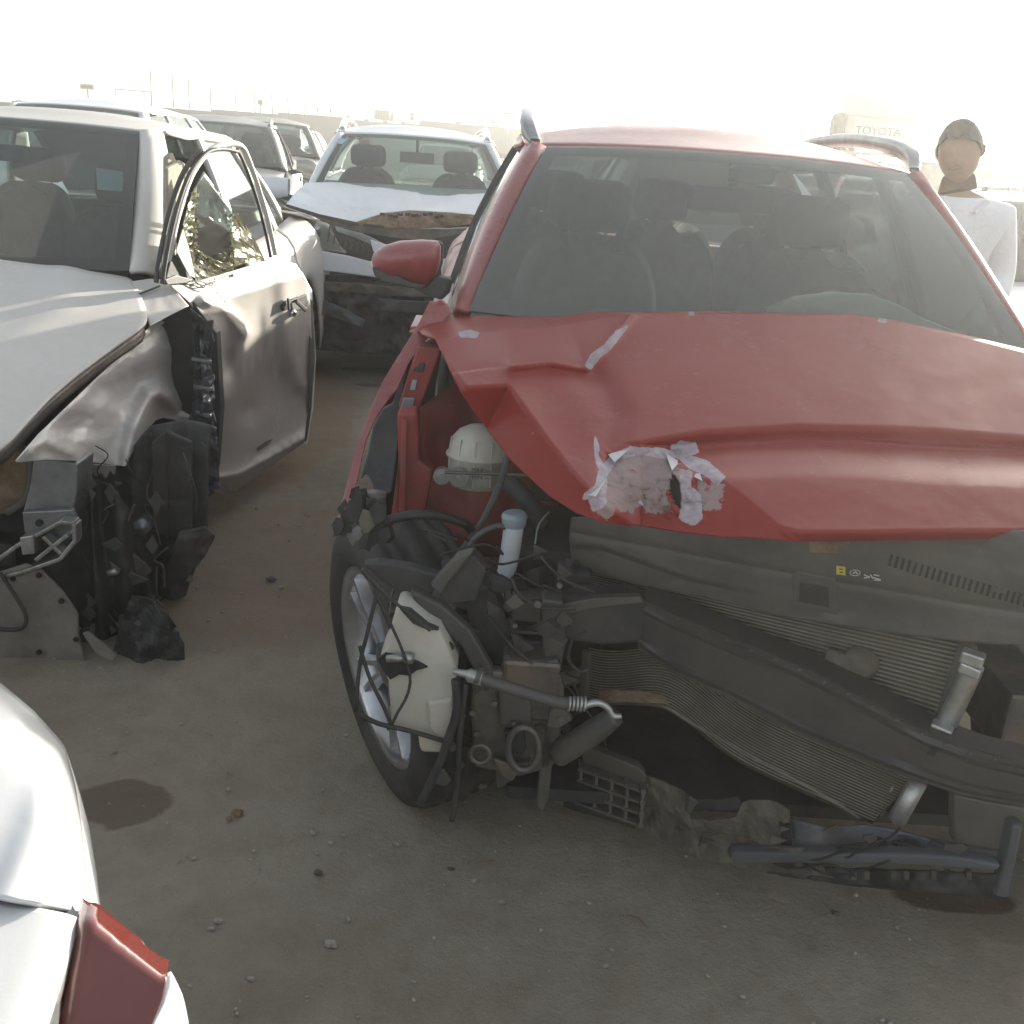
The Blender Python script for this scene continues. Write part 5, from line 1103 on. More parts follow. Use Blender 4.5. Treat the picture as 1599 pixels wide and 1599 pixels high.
mb = MB(); mb.tube(P_, .016, 8, False); mb.tube([(.22, .95, 1.04), (.52, .95, 1.04)], .02, 8); mb.build('steering_wheel', M['black'], wsu, True)
def w_h(X, Y):
    o = .01 * fbm((X / 60, Y / 30, 1)); yb = _y([(437, 325), (500, 340), (560, 353), (590, 346), (640, 333), (700, 345), (775, 352)], X)
    o += .03 * math.exp(-((Y - yb) / 12) ** 2) * sm(540, 620, X) - .02 * math.exp(-((X - 560) / 30) ** 2) * sm(300, 350, Y)
    return o
crumple('folded_bonnet', [(478, 286), (520, 285), (600, 288), (700, 295), (775, 298), (800, 302)], [(447, 320), (480, 334), (520, 346), (560, 350), (575, 341), (600, 333), (640, 329), (700, 332), (760, 338), (800, 344)],
    lambda X, Y, z: WF.pl(X, Y, (0, -.24, 1), 1.085 + z), M['white2'], wsu, 90, 40, .006, 10, .006, left=[(478, 286), (462, 300), (447, 320)], extra=w_h)
crumple('rusty_bonnet_underside', [(556, 347), (575, 341), (600, 333), (640, 329), (700, 332), (780, 340)], [(562, 352), (600, 356), (640, 357), (690, 355), (740, 350), (780, 348)], lambda X, Y, z: WF.v(X, Y, -.56 + z), M['rust'], wsu, 70, 14, .04, 16, .006)
for i in range(11):
    X = 600 + i * 9 + random.uniform(-3, 3); Y = 336 + random.uniform(-2, 3); c_ = WF.v(X, Y, -.60); mb = MB(); mb.box((0, 0, 0), (.03, .02, .018), rz=random.random()); o = mb.build('charred_scrap', M['gap'], wsu, bevel=.004); o.location = c_
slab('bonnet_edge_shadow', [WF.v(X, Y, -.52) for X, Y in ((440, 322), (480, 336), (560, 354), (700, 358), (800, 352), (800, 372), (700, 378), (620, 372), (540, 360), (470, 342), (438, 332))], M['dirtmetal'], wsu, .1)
slab('panel_gap_trim', [WF.v(X, Y, -.58) for X, Y in ((448, 319), (500, 335), (565, 349), (600, 353), (600, 357), (550, 353), (490, 338), (446, 323))], M['gap'], wsu, .02, bevel=0)
hl = slab('headlight', [WF.v(X, Y, -.60) for X, Y in ((436, 333), (455, 333), (480, 340), (512, 350), (528, 372), (542, 397), (520, 394), (480, 386), (458, 380), (444, 360))], M['beige'], wsu, .05, bevel=.01)
slab('headlight_lens', [WF.v(X, Y, -.625) for X, Y in ((438, 335), (458, 335), (480, 342), (508, 352), (522, 372), (536, 393), (500, 388), (462, 378), (446, 358))], M['lens'], hl, .004, bevel=0)
for cx, cy, r in ((460, 352, .05), (486, 362, .062)): mb = MB(); c_ = WF.v(cx, cy, -.612); mb.tube([c_, c_ + Vector((0, .03, 0))], [r, r * .5], 20); mb.build('reflector_bowl', M['chrome'], hl, True)
gr = slab('grille_backing', [WF.v(X, Y, -.60) for X, Y in ((516, 352), (560, 360), (580, 375), (588, 410), (560, 403), (530, 385))], M['black'], wsu, .03, bevel=.004)
for i in range(8):
    for a in (0, 1):
        p0 = (516 + i * 9, 352 + i * 3); p1 = (p0[0] + (18 if a else -4), p0[1] + 26); mb = MB(); mb.bar(WF.v(*p0, -.612), WF.v(*p1, -.612), .006, .008); mb.build('grille_wire', M['shroud'], gr)
slab('grille_bar', [WF.v(X, Y, -.63) for X, Y in ((523, 354), (565, 365), (582, 372), (612, 388), (600, 392), (578, 382), (560, 374), (526, 362))], M['greymetal'], wsu, .03, bevel=.006)
slab('badge_panel', [WF.v(X, Y, -.64) for X, Y in ((578, 374), (608, 384), (640, 392), (640, 410), (590, 402), (583, 392))], M['white2'], wsu, .03, bevel=.006)
slab('grille_panel_right', [WF.v(X, Y, -.60) for X, Y in ((680, 372), (735, 362), (728, 395), (705, 408), (690, 400))], M['black'], wsu, .03, bevel=.004)
slab('bumper_skin_upper', [WF.v(X, Y, -.66) for X, Y in ((458, 384), (500, 392), (545, 400), (590, 412), (640, 415), (640, 438), (590, 434), (530, 426), (496, 422), (484, 430), (478, 436), (466, 410))], M['white2'], wsu, .03, bevel=.008)
slab('bumper_skin_right', [WF.v(X, Y, -.66) for X, Y in ((688, 406), (722, 400), (760, 400), (760, 440), (690, 434))], M['white2'], wsu, .03, bevel=.008)
slab('fog_lamp_tab', [WF.v(X, Y, -.67) for X, Y in ((490, 426), (504, 425), (505, 431), (492, 432))], M['white2'], wsu, .02, bevel=.003)
crumple('lower_bumper_wreck', [(480, 430), (560, 430), (640, 438), (760, 440)], [(485, 545), (560, 552), (640, 555), (760, 555)], lambda X, Y, z: WF.v(X, Y, -.58 + z), M['black'], wsu, 80, 40, .08, 18, .006)
crumple('dark_bumper_strip', [(482, 440), (560, 442), (640, 450), (740, 452)], [(482, 452), (560, 458), (640, 464), (740, 462)], lambda X, Y, z: WF.v(X, Y, -.68 + z), M['shroud'], wsu, 60, 8, .03, 14, .006)
crumple('bent_lower_strip', [(590, 466), (640, 470), (700, 472)], [(595, 486), (640, 488), (700, 488)], lambda X, Y, z: WF.v(X, Y, -.70 + z), M['blueplastic'], wsu, 40, 8, .03, 14, .006)
crumple('hanging_strip', [(505, 470), (530, 478), (570, 500)], [(500, 490), (528, 498), (566, 512)], lambda X, Y, z: WF.v(X, Y, -.70 + z), M['blueplastic'], wsu, 30, 8, .05, 14, .006)
mb = MB(); mb.box((0, -.2, .45), (1.5, .7, .4)); mb.box((0, .4, .7), (1.6, .1, .6)); mb.build('engine_bay', M['black'], wsu, bevel=.02)

# ------------------------------------------------------------------ the white car at the photographer's left hand
BX, BY = -4.32, -.12
bfc = thing('white_parked_car', (BX, BY, 0), R_(-90), 'glossy white car in the bottom left corner, only its boot and red tail light showing', 'car')
WD = Fr(0, 0, 0); BI = (Matrix.Translation((BX, BY, 0)) @ Matrix.Rotation(R_(-90), 4, 'Z')).inverted()
PB = SEDAN(); 
for k in ('belt', 'roof'): PB[k] = [(a, b_, c_ + .02) for a, b_, c_ in PB[k]]
PB['line'] = [(a, b_, c_ if a < 3 else c_ - .16) for a, b_, c_ in PB['line']]; PB['line'].insert(-1, (3.05, .77, .90))
greenhouse(bfc, PB, 'white', 'glass'); floorpan(bfc, PB)
for sd in (-1, 1):
    sp = [PB['vnose'] + .18, PB['v0'] - .03, 1.5, 2.42, 3.60]
    for i, nm in enumerate(('front_wing', 'front_door', 'rear_door', 'rear_quarter')): sidepanel(bfc, PB, sd, sp[i] + .003, sp[i + 1] - .003, nm, 'white')
    wheel(bfc, (sd * .78, 0, .33), .33, sd); wheel(bfc, (sd * .78, 2.79, .33), .33, sd); seat(bfc, sd * .37, 1.25, .5); mirror(bfc, (sd * .88, .6, 1.03), sd, 'white')
V = [hood_pts(PB, -1 + i / 8, j / 10) for j in range(11) for i in range(17)]
mesh('bonnet', V, gridF(16, 10), M['white'], bfc, True, solid=.012); nose(bfc, PB, 'white')
V = []
for (z, x) in ((.80, .10), (.70, .02), (.60, .0), (.45, -.01), (.30, .02), (.25, .08)):
    for i in range(33):
        q = -1 + i / 16; V.append((q * .86, 3.99 - x - .26 * abs(q) ** 3, z))
mesh('rear_bumper', V, gridF(32, 5), M['white'], bfc, True, solid=.015)
def bw(X, Y, nrm, d): return BI @ WD.pl(X, Y, nrm, d)
out_l = [(-420, 820), (-250, 900), (-100, 990), (0, 1070), (50, 1112), (93, 1160), (100, 1172), (114, 1225), (124, 1290), (131, 1360), (134, 1405), (134, 1428)]
seam = [(-420, 1330), (-250, 1365), (-100, 1388), (0, 1404), (60, 1414), (110, 1424), (134, 1430)]
KC = [(-420, 930), (-100, 1060), (0, 1140), (60, 1200), (100, 1180)]
def bq(X, Y, z):
    d = segd(X, Y, out_l)[0]; o = -.05 * math.exp(-d / 22) ; d2 = segd(X, Y, [(102, 1172), (60, 1300), (-10, 1450)])[0]
    return bw(X, Y, (0, 0, 1), 1.0 + o + .006 * math.exp(-(d2 / 30) ** 2) - .0022 * max(0, X - 60) * .12 + z)
rq = crumple('rear_quarter_top', out_l[:-1] + [(134, 1428)], seam, bq, M['white'], bfc, 90, 50, 0, 8, .004, left=[(-420, 820), (-420, 1330)], right=[(134, 1428), (134, 1430)])
V = []
ol = resamp(out_l, 60)
for (X, Y) in ol:
    p = bq(X, Y, 0); V += [p, p + Vector((-.004, .008, -.05)), p + Vector((-.03, .0, -.2)), Vector((max(-.9, p.x - .02), p.y - .04, .45))]
mesh('rear_quarter_side', V, gridF(3, 60), M['white'], bfc, True, solid=.004)
crumple('boot_lid', [(-420, 1338), (-100, 1396), (0, 1412), (60, 1422), (110, 1432), (126, 1438)], [(-420, 1800), (-200, 1790), (-40, 1760), (20, 1740)], lambda X, Y, z: bw(X, Y, (0, 0, 1), .995 - .03 * math.exp(-segd(X, Y, [(126, 1438), (120, 1470), (75, 1610), (20, 1740)])[0] / 14) + z), M['white'], bfc, 70, 40, 0, 8, .004, right=[(126, 1438), (121, 1465), (75, 1610), (20, 1740)])
slab('boot_gap_seal', [bw(X, Y, (0, 0, 1), .975) for X, Y in ((-420, 1326), (-100, 1384), (0, 1400), (134, 1426), (140, 1440), (100, 1500), (60, 1720), (30, 1720), (90, 1520), (110, 1448), (0, 1420), (-420, 1345))], M['greymetal'], bfc, .02, (0, 0, -1), bevel=0)
LN = Vector((.45, -.55, .9)); LD = LN.dot(Vector((-.262, .565, .965)))
lamp = crumple('tail_light', [(134, 1412), (160, 1435), (200, 1468), (235, 1492), (258, 1512)], [(60, 1760), (110, 1770), (150, 1760), (190, 1700), (236, 1600)], lambda X, Y, z: BI @ WD.pl(X, Y, LN, LD + z), M['tail'], bfc, 40, 50, 0, 8, .012,
    left=[(134, 1412), (128, 1450), (106, 1530), (60, 1760)], right=[(258, 1512), (258, 1535), (252, 1562), (236, 1600)],
    extra=lambda X, Y: -.0010 * max(0, 26 - segd(X, Y, [(134, 1412), (200, 1468), (258, 1512)])[0]) - .0015 * max(0, 12 - segd(X, Y, [(134, 1412), (128, 1450), (106, 1530), (60, 1760)])[0]))
crumple('bumper_corner', [(262, 1520), (262, 1545), (255, 1570), (235, 1610)], [(268, 1530), (282, 1560), (290, 1600), (292, 1700)], lambda X, Y, z: BI @ WD.pl(X, Y, Vector((1.2, .3, .6)), Vector((1.2, .3, .6)).dot(Vector((-.235, .57, .86))) + z), M['white'], bfc, 12, 24, 0, 8, .006, right=[(235, 1610), (225, 1660), (292, 1700)])

# ------------------------------------------------------------------ vehicles behind
def place(X, Y, dist, u, v, deg):
    d = fw + rt * ((X - 800) / FPX) - up * ((Y - 800) / FPX); p = EYE + d * (dist / d.y); a = R_(deg); return p.x - (u * math.cos(a) - v * math.sin(a)), p.y - (u * math.sin(a) + v * math.cos(a))
x, y = place(228, 182, 9.9, .60, 1.1, 2); pv = SUV(H=1.70, W=1.88); pv['bp'] = True
generic('white_suv', x, y, 2, pv, 'white', 'tall clean white SUV whose roof shows right behind the silver saloon', 'car', 'intact cars standing behind the wrecks', wm='glass')
x, y = place(421, 207, 12.6, .57, 1.1, 12); pg = SUV(H=1.66)
generic('grey_suv', x, y, 12, pg, 'greyp', 'dusty grey SUV with roof rails and dark windscreen, left of the crashed white SUV', 'car', 'intact cars standing behind the wrecks', rails=True)
x, y = place(478, 200, 16.5, .57, 1.1, 14); pg = SUV(H=1.72)
generic('olive_suv', x, y, 14, pg, 'greenp', 'dark olive SUV standing behind the grey SUV, only roof and side in view', 'car', 'intact cars standing behind the wrecks')
x, y = place(1590, 296, 8.2, -.57, 1.1, -4); pg = SUV(H=1.62)
generic('pale_suv', x, y, -4, pg, 'beige', 'pale car at the right edge behind the man, washed out by the sun', 'car', 'intact cars standing behind the wrecks')
x, y = place(1610, 392, 5.6, -.6, -.2, -8); pg = SEDAN()
generic('white_saloon', x, y, -8, pg, 'white', 'white saloon nose at the right edge, in front of the pale car', 'car', 'intact cars standing behind the wrecks', sedan=True)
far = [(1.35, 7.35, 2, SUV(H=1.64), 'white2', 'pale SUV hidden behind the red SUV, glimpsed through its windscreen', False), (-9.5, 19, 6, SEDAN(), 'white', 'white saloon far back on the left', True), (-6.2, 24, -4, SUV(), 'silver', 'silver SUV far back near the block wall, left side', False), (-2.2, 25, 3, SEDAN(), 'beige', 'beige saloon far back behind the crashed white SUV', True),
       (1.6, 17, 8, SEDAN(), 'white2', 'white saloon glimpsed between the white SUV and the red SUV', True), (2.6, 24, -10, SUV(), 'greyp', 'grey SUV far back behind the red SUV roof', False), (.9, 31, 20, SUV(), 'silver', 'silver wreck beside the scrap heap by the wall', False)]
for i, (x, y, dg, p_, pm, lb, s_) in enumerate(far): generic('parked_car', x, y, dg, p_, pm, lb, 'car', 'rows of cars in the yard', sedan=s_)

# ------------------------------------------------------------------ loaded lorry in the glare on the right
tx, ty = place(1392, 300, 17.5, 0, 0, 0)
lor = thing('flatbed_lorry', (tx, ty, 0), R_(-6), 'white flatbed lorry washed out by the sun, carrying a pickup', 'lorry')
mb = MB(); mb.box((1.2, 1.2, 1.35), (7.5, 2.3, .16)); mb.box((1.2, 1.2, 1.05), (7.3, .8, .3)); mb.build('load_deck', M['post'], lor, bevel=.01)
mb = MB(); mb.box((.85, .0, 1.15), (1.35, .25, 1.25)); mb.build('tool_locker', M['dirtmetal'], lor, bevel=.04)
mb = MB(); mb.box((1.2, .05, 1.80), (1.4, .10, .05)); mb.build('deck_rail', M['white2'], lor, bevel=.01)
mb = MB(); mb.box((5.2, 1.2, 1.7), (1.7, 2.2, 1.9)); cb = mb.build('cab', M['white'], lor, bevel=.15)
mb = MB(); mb.box((5.2, .085, 2.1), (.9, .02, .7)); mb.build('cab_window', M['glassd'], cb)
for xx in (-1.4, -.5, 4.8): wheel(lor, (xx, .25, .46), .46, -1, steer=90 - 0, spokes=6)
pk = thing('loaded_pickup', (tx - .25, ty + .1, 1.44), R_(-8), 'pale pickup with lettered tailgate standing on the lorry deck', 'pickup')
mb = MB(); mb.box((.0, .0, .72), (1.25, .06, .50)); tg = mb.build('tailgate', M['greyp'], pk, bevel=.04)
mb = MB(); mb.box((.02, -.035, .72), (1.02, .02, .36)); mb.build('tailgate_panel', M['beige'], tg, bevel=.02)
text('tailgate_lettering', 'TOYOTA', (-.10, -.05, .74), .17, M['gap'], tg, (R_(90), 0, 0), .004)
mb = MB(); mb.box((-.72, .08, .68), (.22, .4, .62)); mb.build('rear_corner', M['black'], pk, bevel=.09)
mb = MB(); mb.box((.9, .5, .62), (.9, 1.2, .75)); sb = mb.build('load_bed_side', M['white2'], pk, bevel=.04)
mb = MB(); mb.tube([(1.0, -.13, .52), (1.0, -.105, .52)], .20, 24); mb.build('wheel_arch', M['gap'], sb)
mb = MB(); mb.box((.1, .9, 1.12), (1.5, 1.1, .42)); mb.box((.55, .7, 1.36), (.5, .3, .16)); mb.build('pickup_cab', M['greyp'], pk, bevel=.10)
mb = MB(); mb.box((.0, -.04, .97), (1.25, .04, .04)); mb.box((0, -.04, .40), (1.25, .06, .06)); mb.build('rear_step', M['greyp'], pk, bevel=.01)
wheel(pk, (1.0, .1, .30), .30, -1, steer=90); wheel(pk, (-.6, .4, .30), .30, -1, steer=90)
tag(tube('tie_down_strap', [(tx + .32, ty - .2, 2.62 + .18), (tx + .50, ty - .22, 2.2), (tx + .70, ty - .24, 1.78)], .018, M['greyp'], None, 6), 'dark strap slanting across the loaded pickup down to the lorry deck', 'strap')

# ------------------------------------------------------------------ boundary wall, posts, boards
def hz(X, Y, dist): d = fw + rt * ((X - 800) / FPX) - up * ((Y - 800) / FPX); return EYE + d * (dist / d.y)
def wall(name, X0, X1, Y0, Y1, dist, label, nb=14, m='concrete'):
    a = hz(X0, Y0, dist); b_ = hz(X1, Y1, dist)
    t = thing(name, (a.x, a.y, 0), 0, label, 'wall'); L = (b_.x - a.x); n_ = nb
    for i in range(n_):
        h = lerp(a.z, b_.z, (i + .5) / n_) + random.uniform(-.03, .03); mb = MB(); mb.box((L * (i + .5) / n_, 0, h / 2), (L / n_ - .03, .2, h)); mb.box((L * (i + .98) / n_, 0, h / 2 + .04), (.22, .28, h + .08)); mb.build('wall_bay', M[m], t)
    return t
wall('boundary_wall', -900, 545, 120, 181, 52, 'grey brown block wall across the back of the yard on the left')
wall('boundary_wall', 655, 1150, 187, 232, 50, 'grey brown block wall at the back behind the red SUV, right stretch', 8)
wall('low_wall', 545, 660, 186, 195, 54, 'lower middle stretch of the back wall under the tanks', 4)
posts = [(237, 110, 158, 5), (271, 116, 159, 5), (296, 122, 161, 5), (330, 129, 163, 4), (369, 137, 166, 4), (399, 139, 167, 4), (426, 145, 168, 4), (451, 150, 171, 4), (477, 155, 174, 4), (497, 158, 176, 4), (518, 160, 178, 4), (671, 176, 196, 4)]
for i, (X, Y0, Y1, r) in enumerate(posts):
    a = hz(X - 2, Y0, 51); b_ = hz(X, Y1 + 6, 51)
    tag(tube('fence_post', [(a.x, a.y, a.z), (b_.x, b_.y, b_.z - .1)], .030, M['post'], None, 6, 1), ('bare thin post on the back wall, ' + ['tallest and leftmost', 'second from the left', 'third from the left, leaning', 'fourth from the left', 'fifth from the left', 'sixth from the left', 'seventh from the left', 'eighth from the left', 'ninth from the left', 'tenth from the left', 'last before the low wall', 'standing alone right of the tanks'][i]), 'post', 'bare posts on the back wall')
a, b_ = hz(180, 139, 51), hz(237, 144, 51); tag(tube('loose_rail', [tuple(a), tuple(b_)], .028, M['post'], None, 6, 1), 'thin horizontal rail joining the tallest post on the back wall', 'rail')
c_ = hz(181, 150, 51); tag(tube('short_post', [tuple(hz(181, 139, 51)), (c_.x, c_.y, c_.z)], .028, M['post'], None, 6, 1), 'short post under the left end of the rail', 'post')
for (X0, Y0, X1, Y1, Xp, Yp, lb, ls) in ((125, 131, 147, 140, 139, 153, 'small cream signboard on a pole at the far left above the wall', 2), (784, 174, 803, 181, 793, 200, 'small cream signboard on a thin pole near the red SUV', 2)):
    a = hz(X0, Y0, 49); b_ = hz(X1, Y1, 49); t = thing('signboard', ((a.x + b_.x) / 2, 49, 0), 0, lb, 'sign', 'signboards above the wall')
    zc_ = (a.z + b_.z) / 2; hh = (a.z - b_.z) * .9
    mb = MB(); mb.box((0, 0, zc_), (b_.x - a.x, .06, abs(hh) + .05)); bd = mb.build('board', M['signy'], t, bevel=.01)
    mb = MB(); mb.box((0, -.04, zc_), ((b_.x - a.x) * .8, .01, abs(hh) * .28)); mb.build('dark_line_of_print', M['signk'], bd)
    mb = MB(); mb.tube([(0, .05, 0), (0, .05, zc_ - .1)], .035, 8); mb.build('pole', M['post'], t)
for (X, Y, s_, lb) in ((407, 160, .22, 'small dark floodlight box on the back wall, left'), (771, 189, .22, 'small dark floodlight box on the back wall, near the right signboard')):
    a = hz(X, Y, 49.5); t = thing('floodlight', (a.x, 49.5, 0), 0, lb, 'floodlight', 'floodlights on the wall')
    mb = MB(); mb.box((0, 0, a.z), (s_, .12, s_)); mb.build('lamp_box', M['post'], t, bevel=.02); mb = MB(); mb.tube([(0, 0, 1.2), (0, 0, a.z - .1)], .03, 6); mb.build('pole', M['post'], t)
def box_th(name, X0, Y0, X1, Y1, dist, dep, m, label, cat, parts=()):
    a = hz(X0, Y0, dist); b_ = hz(X1, Y1, dist); t = thing(name, ((a.x + b_.x) / 2, dist, 0), 0, label, cat); w_ = b_.x - a.x
    mb = MB(); mb.box((0, dep / 2, (a.z + b_.z) / 2), (w_, dep, a.z - b_.z)); mb.build('body', M[m], t, bevel=.06)
    return t, w_, a.z, b_.z
t, w_, z1, z0 = box_th('cage_trailer', 584, 171, 608, 188, 56, 3, 'post', 'small dark barred box trailer standing above the wall', 'trailer')
for i in range(6):
    mb = MB(); mb.box((-w_ / 2 + w_ * (i + .5) / 6, -.04, (z1 + z0) / 2), (.04, .05, z1 - z0)); mb.build('bar', M['concrete'], t)
t, w_, z1, z0 = box_th('white_van', 613, 175, 640, 192, 57, 4, 'white2', 'white van body showing above the low wall', 'van')
mb = MB(); mb.box((w_ / 2 + .1, .8, (z1 + z0) / 2 + .1), (.3, 1.4, (z1 - z0) * .9)); mb.build('cab', M['post'], t, bevel=.1)
box_th('pale_tank', 490, 169, 548, 178, 60, 3, 'white2', 'long pale tank roof just above the wall, left of the trailer', 'tank')
# scrap heap by the wall
t = thing('scrap_heap', tuple(hz(800, 250, 34)), 0, 'dark heap of crushed car scrap seen beside the red SUV pillar', 'scrap heap'); t.location.z = 0
for i in range(16):
    mb = MB(); mb.box((0, 0, 0), (random.uniform(.5, 1.5), random.uniform(.4, 1), random.uniform(.15, .5))); o = mb.build('scrap_piece', M[random.choice(['rust', 'dirtmetal', 'white2', 'greymetal'])], t, bevel=.04); o.location = (random.uniform(-1.6, 1.8), random.uniform(-1, 1), random.uniform(.2, 1.2)); o.rotation_euler = (random.uniform(-.5, .5), random.uniform(-.5, .5), random.uniform(0, 3))

# ------------------------------------------------------------------ the man
M['tint'] = stuffm('brown_tint', (.20, .125, .085), None, .8, 0, 20)
pp = hz(1491, 245, 4.5); HX, HY, HZ = pp.x, pp.y, pp.z
man = thing('person', (HX, HY, 0), 0, 'man in white shirt standing beside the red SUV, head bent down in the glare', 'person')
def skin(name, pts, edges, m, parent, sub=2):
    me = bpy.data.meshes.new(name); me.from_pydata([p[:3] for p in pts], edges, []); me.materials.append(m); o = bpy.data.objects.new(name, me); COL.objects.link(o); o.parent = parent
    s = o.modifiers.new('skin', 'SKIN'); s.use_smooth_shade = True
    for i, p in enumerate(pts): me.skin_vertices[0].data[i].radius = (p[3], p[4] if len(p) > 4 else p[3]); me.skin_vertices[0].data[i].use_root = (i == 0)
    u_ = o.modifiers.new('sub', 'SUBSURF'); u_.levels = sub; u_.render_levels = sub
    return o
zs = HZ - 1.60  # ground-level shift so that the head is where it is seen
B = [(.06, 0, .95, .13, .10), (.06, 0, 1.10, .125, .095), (.08, 0, 1.26, .15, .105), (.09, 0, 1.38, .15, .10), (.04, -.02, 1.46, .050, .050), (.01, -.04, 1.55, .046, .048),
     (-.09, 0, 1.38, .065), (-.14, -.02, 1.15, .045), (-.16, -.16, .98, .034), (-.15, -.26, .94, .026), (.235, 0, 1.38, .060), (.285, .0, 1.14, .046), (.24, -.15, .98, .034), (.18, -.24, .95, .026),
     (-.03, 0, .90, .095), (-.04, 0, .50, .058), (-.04, .02, .09, .042), (-.04, -.12, .04, .04), (.15, 0, .90, .095), (.16, 0, .50, .058), (.16, .02, .09, .042), (.16, -.12, .04, .04)]
E_ = [(0, 1), (1, 2), (2, 3), (3, 4), (4, 5), (3, 6), (6, 7), (7, 8), (8, 9), (3, 10), (10, 11), (11, 12), (12, 13), (0, 14), (14, 15), (15, 16), (16, 17), (0, 18), (18, 19), (19, 20), (20, 21)]
skin('body', [(a[0], a[1], a[2] + zs * min(1, a[2])) + tuple(a[3:]) for a in B], E_, M['skin'], man)
Sh = [(.06, 0, .88, .165, .125), (.06, 0, 1.05, .160, .12), (.07, 0, 1.24, .165, .125), (.07, 0, 1.37, .15, .11), (.05, -.015, 1.435, .066, .066), (-.10, 0, 1.375, .085), (-.145, -.02, 1.15, .066), (-.155, -.09, 1.06, .055), (.24, 0, 1.375, .080), (.295, .0, 1.14, .064), (.255, -.09, 1.05, .054)]
skin('shirt', [(a[0], a[1], a[2] + zs * min(1, a[2])) + tuple(a[3:]) for a in Sh], [(0, 1), (1, 2), (2, 3), (3, 4), (3, 5), (5, 6), (6, 7), (3, 8), (8, 9), (9, 10)], M['shirt'], man)
skin('trousers', [(a[0], a[1], a[2] + zs * min(1, a[2])) + tuple(a[3:]) for a in [(.06, 0, .93, .15, .115), (-.03, 0, .86, .11), (-.04, 0, .50, .078), (-.04, .02, .12, .068), (.15, 0, .86, .11), (.16, 0, .50, .078), (.16, .02, .12, .068)]], [(0, 1), (1, 2), (2, 3), (0, 4), (4, 5), (5, 6)], M['trouser'], man)
for sx in (-.15, .18):
    fp = [(sx, -.27, .945 + zs * .94, .030, .018), (sx, -.32, .935 + zs * .94, .032, .016)]; fe = [(0, 1)]
    for k in range(4):
        x0 = sx - .03 + .02 * k; b0 = len(fp); L = [.03, .036, .033, .026][k]; fp += [(x0, -.345, .93 + zs * .94, .010), (x0, -.345 - L, .915 + zs * .94, .009), (x0, -.34 - L * 1.4, .885 + zs * .94, .008)]; fe += [(1, b0), (b0, b0 + 1), (b0 + 1, b0 + 2)]
    b0 = len(fp); s_ = 1 if sx < 0 else -1; fp += [(sx + s_ * .04, -.30, .925 + zs * .94, .011), (sx + s_ * .055, -.335, .905 + zs * .94, .009)]; fe += [(0, b0), (b0, b0 + 1)]
    skin('hand', fp, fe, M['skin'], man, 1)
    mb = MB(); mb.box((sx + .0 if sx > 0 else sx, 0, 0), (.001, .001, .001))
# head: one shaped surface, turned a little down
V = []; NA, NB = 36, 28
for j in range(NB + 1):
    ph = math.pi * j / NB
    for i in range(NA):
        th = 2 * math.pi * i / NA; x = .082 * math.sin(ph) * math.cos(th); y = .096 * math.sin(ph) * math.sin(th); z = .118 * math.cos(ph)
        if z < 0: x *= 1 - .13 * (z / -.118) ** 2; y = y * (1 - .12 * (-z / .118)) - .012 * (-z / .118)
        if y < 0:  # face side
            y -= .020 * math.exp(-((x / .013) ** 2 + ((z + .018) / .022) ** 2)) + .006 * math.exp(-((x / .024) ** 2 + ((z + .052) / .009) ** 2)) + .005 * math.exp(-((z - .022) / .010) ** 2) * math.exp(-(x / .05) ** 2)
            y += .010 * math.exp(-(((abs(x) - .032) / .014) ** 2 + (z / .011) ** 2)) + .004 * math.exp(-((x / .03) ** 2 + ((z + .063) / .006) ** 2))
        V.append((x, y, z))
hdm = mesh('head', V, [(j * NA + i, j * NA + (i + 1) % NA, (j + 1) * NA + (i + 1) % NA, (j + 1) * NA + i) for j in range(NB) for i in range(NA)], M['skin'], man, True)
hdm.location = (0, -.05, HZ + .02); hdm.rotation_euler = (R_(12), R_(-8), R_(-32))
V2 = [];
for j in range(15):
    ph = math.pi * .56 * j / 14
    for i in range(NA):
        th = 2 * math.pi * i / NA; lim = 1.0; f = 1.07 + .02 * fbm((i * .6, j * .5, 1)); zz = .118 * math.cos(ph)
        if math.sin(th) < -.2: zz = max(zz, .066 - .05 * abs(math.cos(th)) ** 3 + .006 * math.sin(th * 9))
        V2.append((.083 * math.sin(ph) * math.cos(th) * f, .098 * math.sin(ph) * math.sin(th) * f + .004, zz * f))
mesh('hair', V2, [(j * NA + i, j * NA + (i + 1) % NA, (j + 1) * NA + (i + 1) % NA, (j + 1) * NA + i) for j in range(14) for i in range(NA)], M['hair'], hdm, True)
for sx in (-1, 1):
    mb = MB(); mb.tube([(sx * .074, .0, .02), (sx * .086, .010, .012), (sx * .084, .008, -.012), (sx * .074, .0, -.026)], [.008, .012, .010, .006], 10); mb.build('ear', M['skin'], hdm, True)
mb = MB(); mb.tube([(-.028, -.088, -.050), (-.012, -.0975, -.046), (.012, -.0975, -.046), (.028, -.088, -.050)], [.003, .007, .007, .003], 8); mb.build('moustache', M['tint'], hdm, bevel=.003)
mb = MB(); c0 = Vector((.05, -.06, 1.44 + zs)); mb.bar((-.03, -.07, 1.44 + zs), (.0, -.10, 1.39 + zs), .06, .012); mb.bar((.13, -.07, 1.44 + zs), (.07, -.10, 1.39 + zs), .06, .012); mb.build('shirt_collar', M['shirt'], man, bevel=.004)

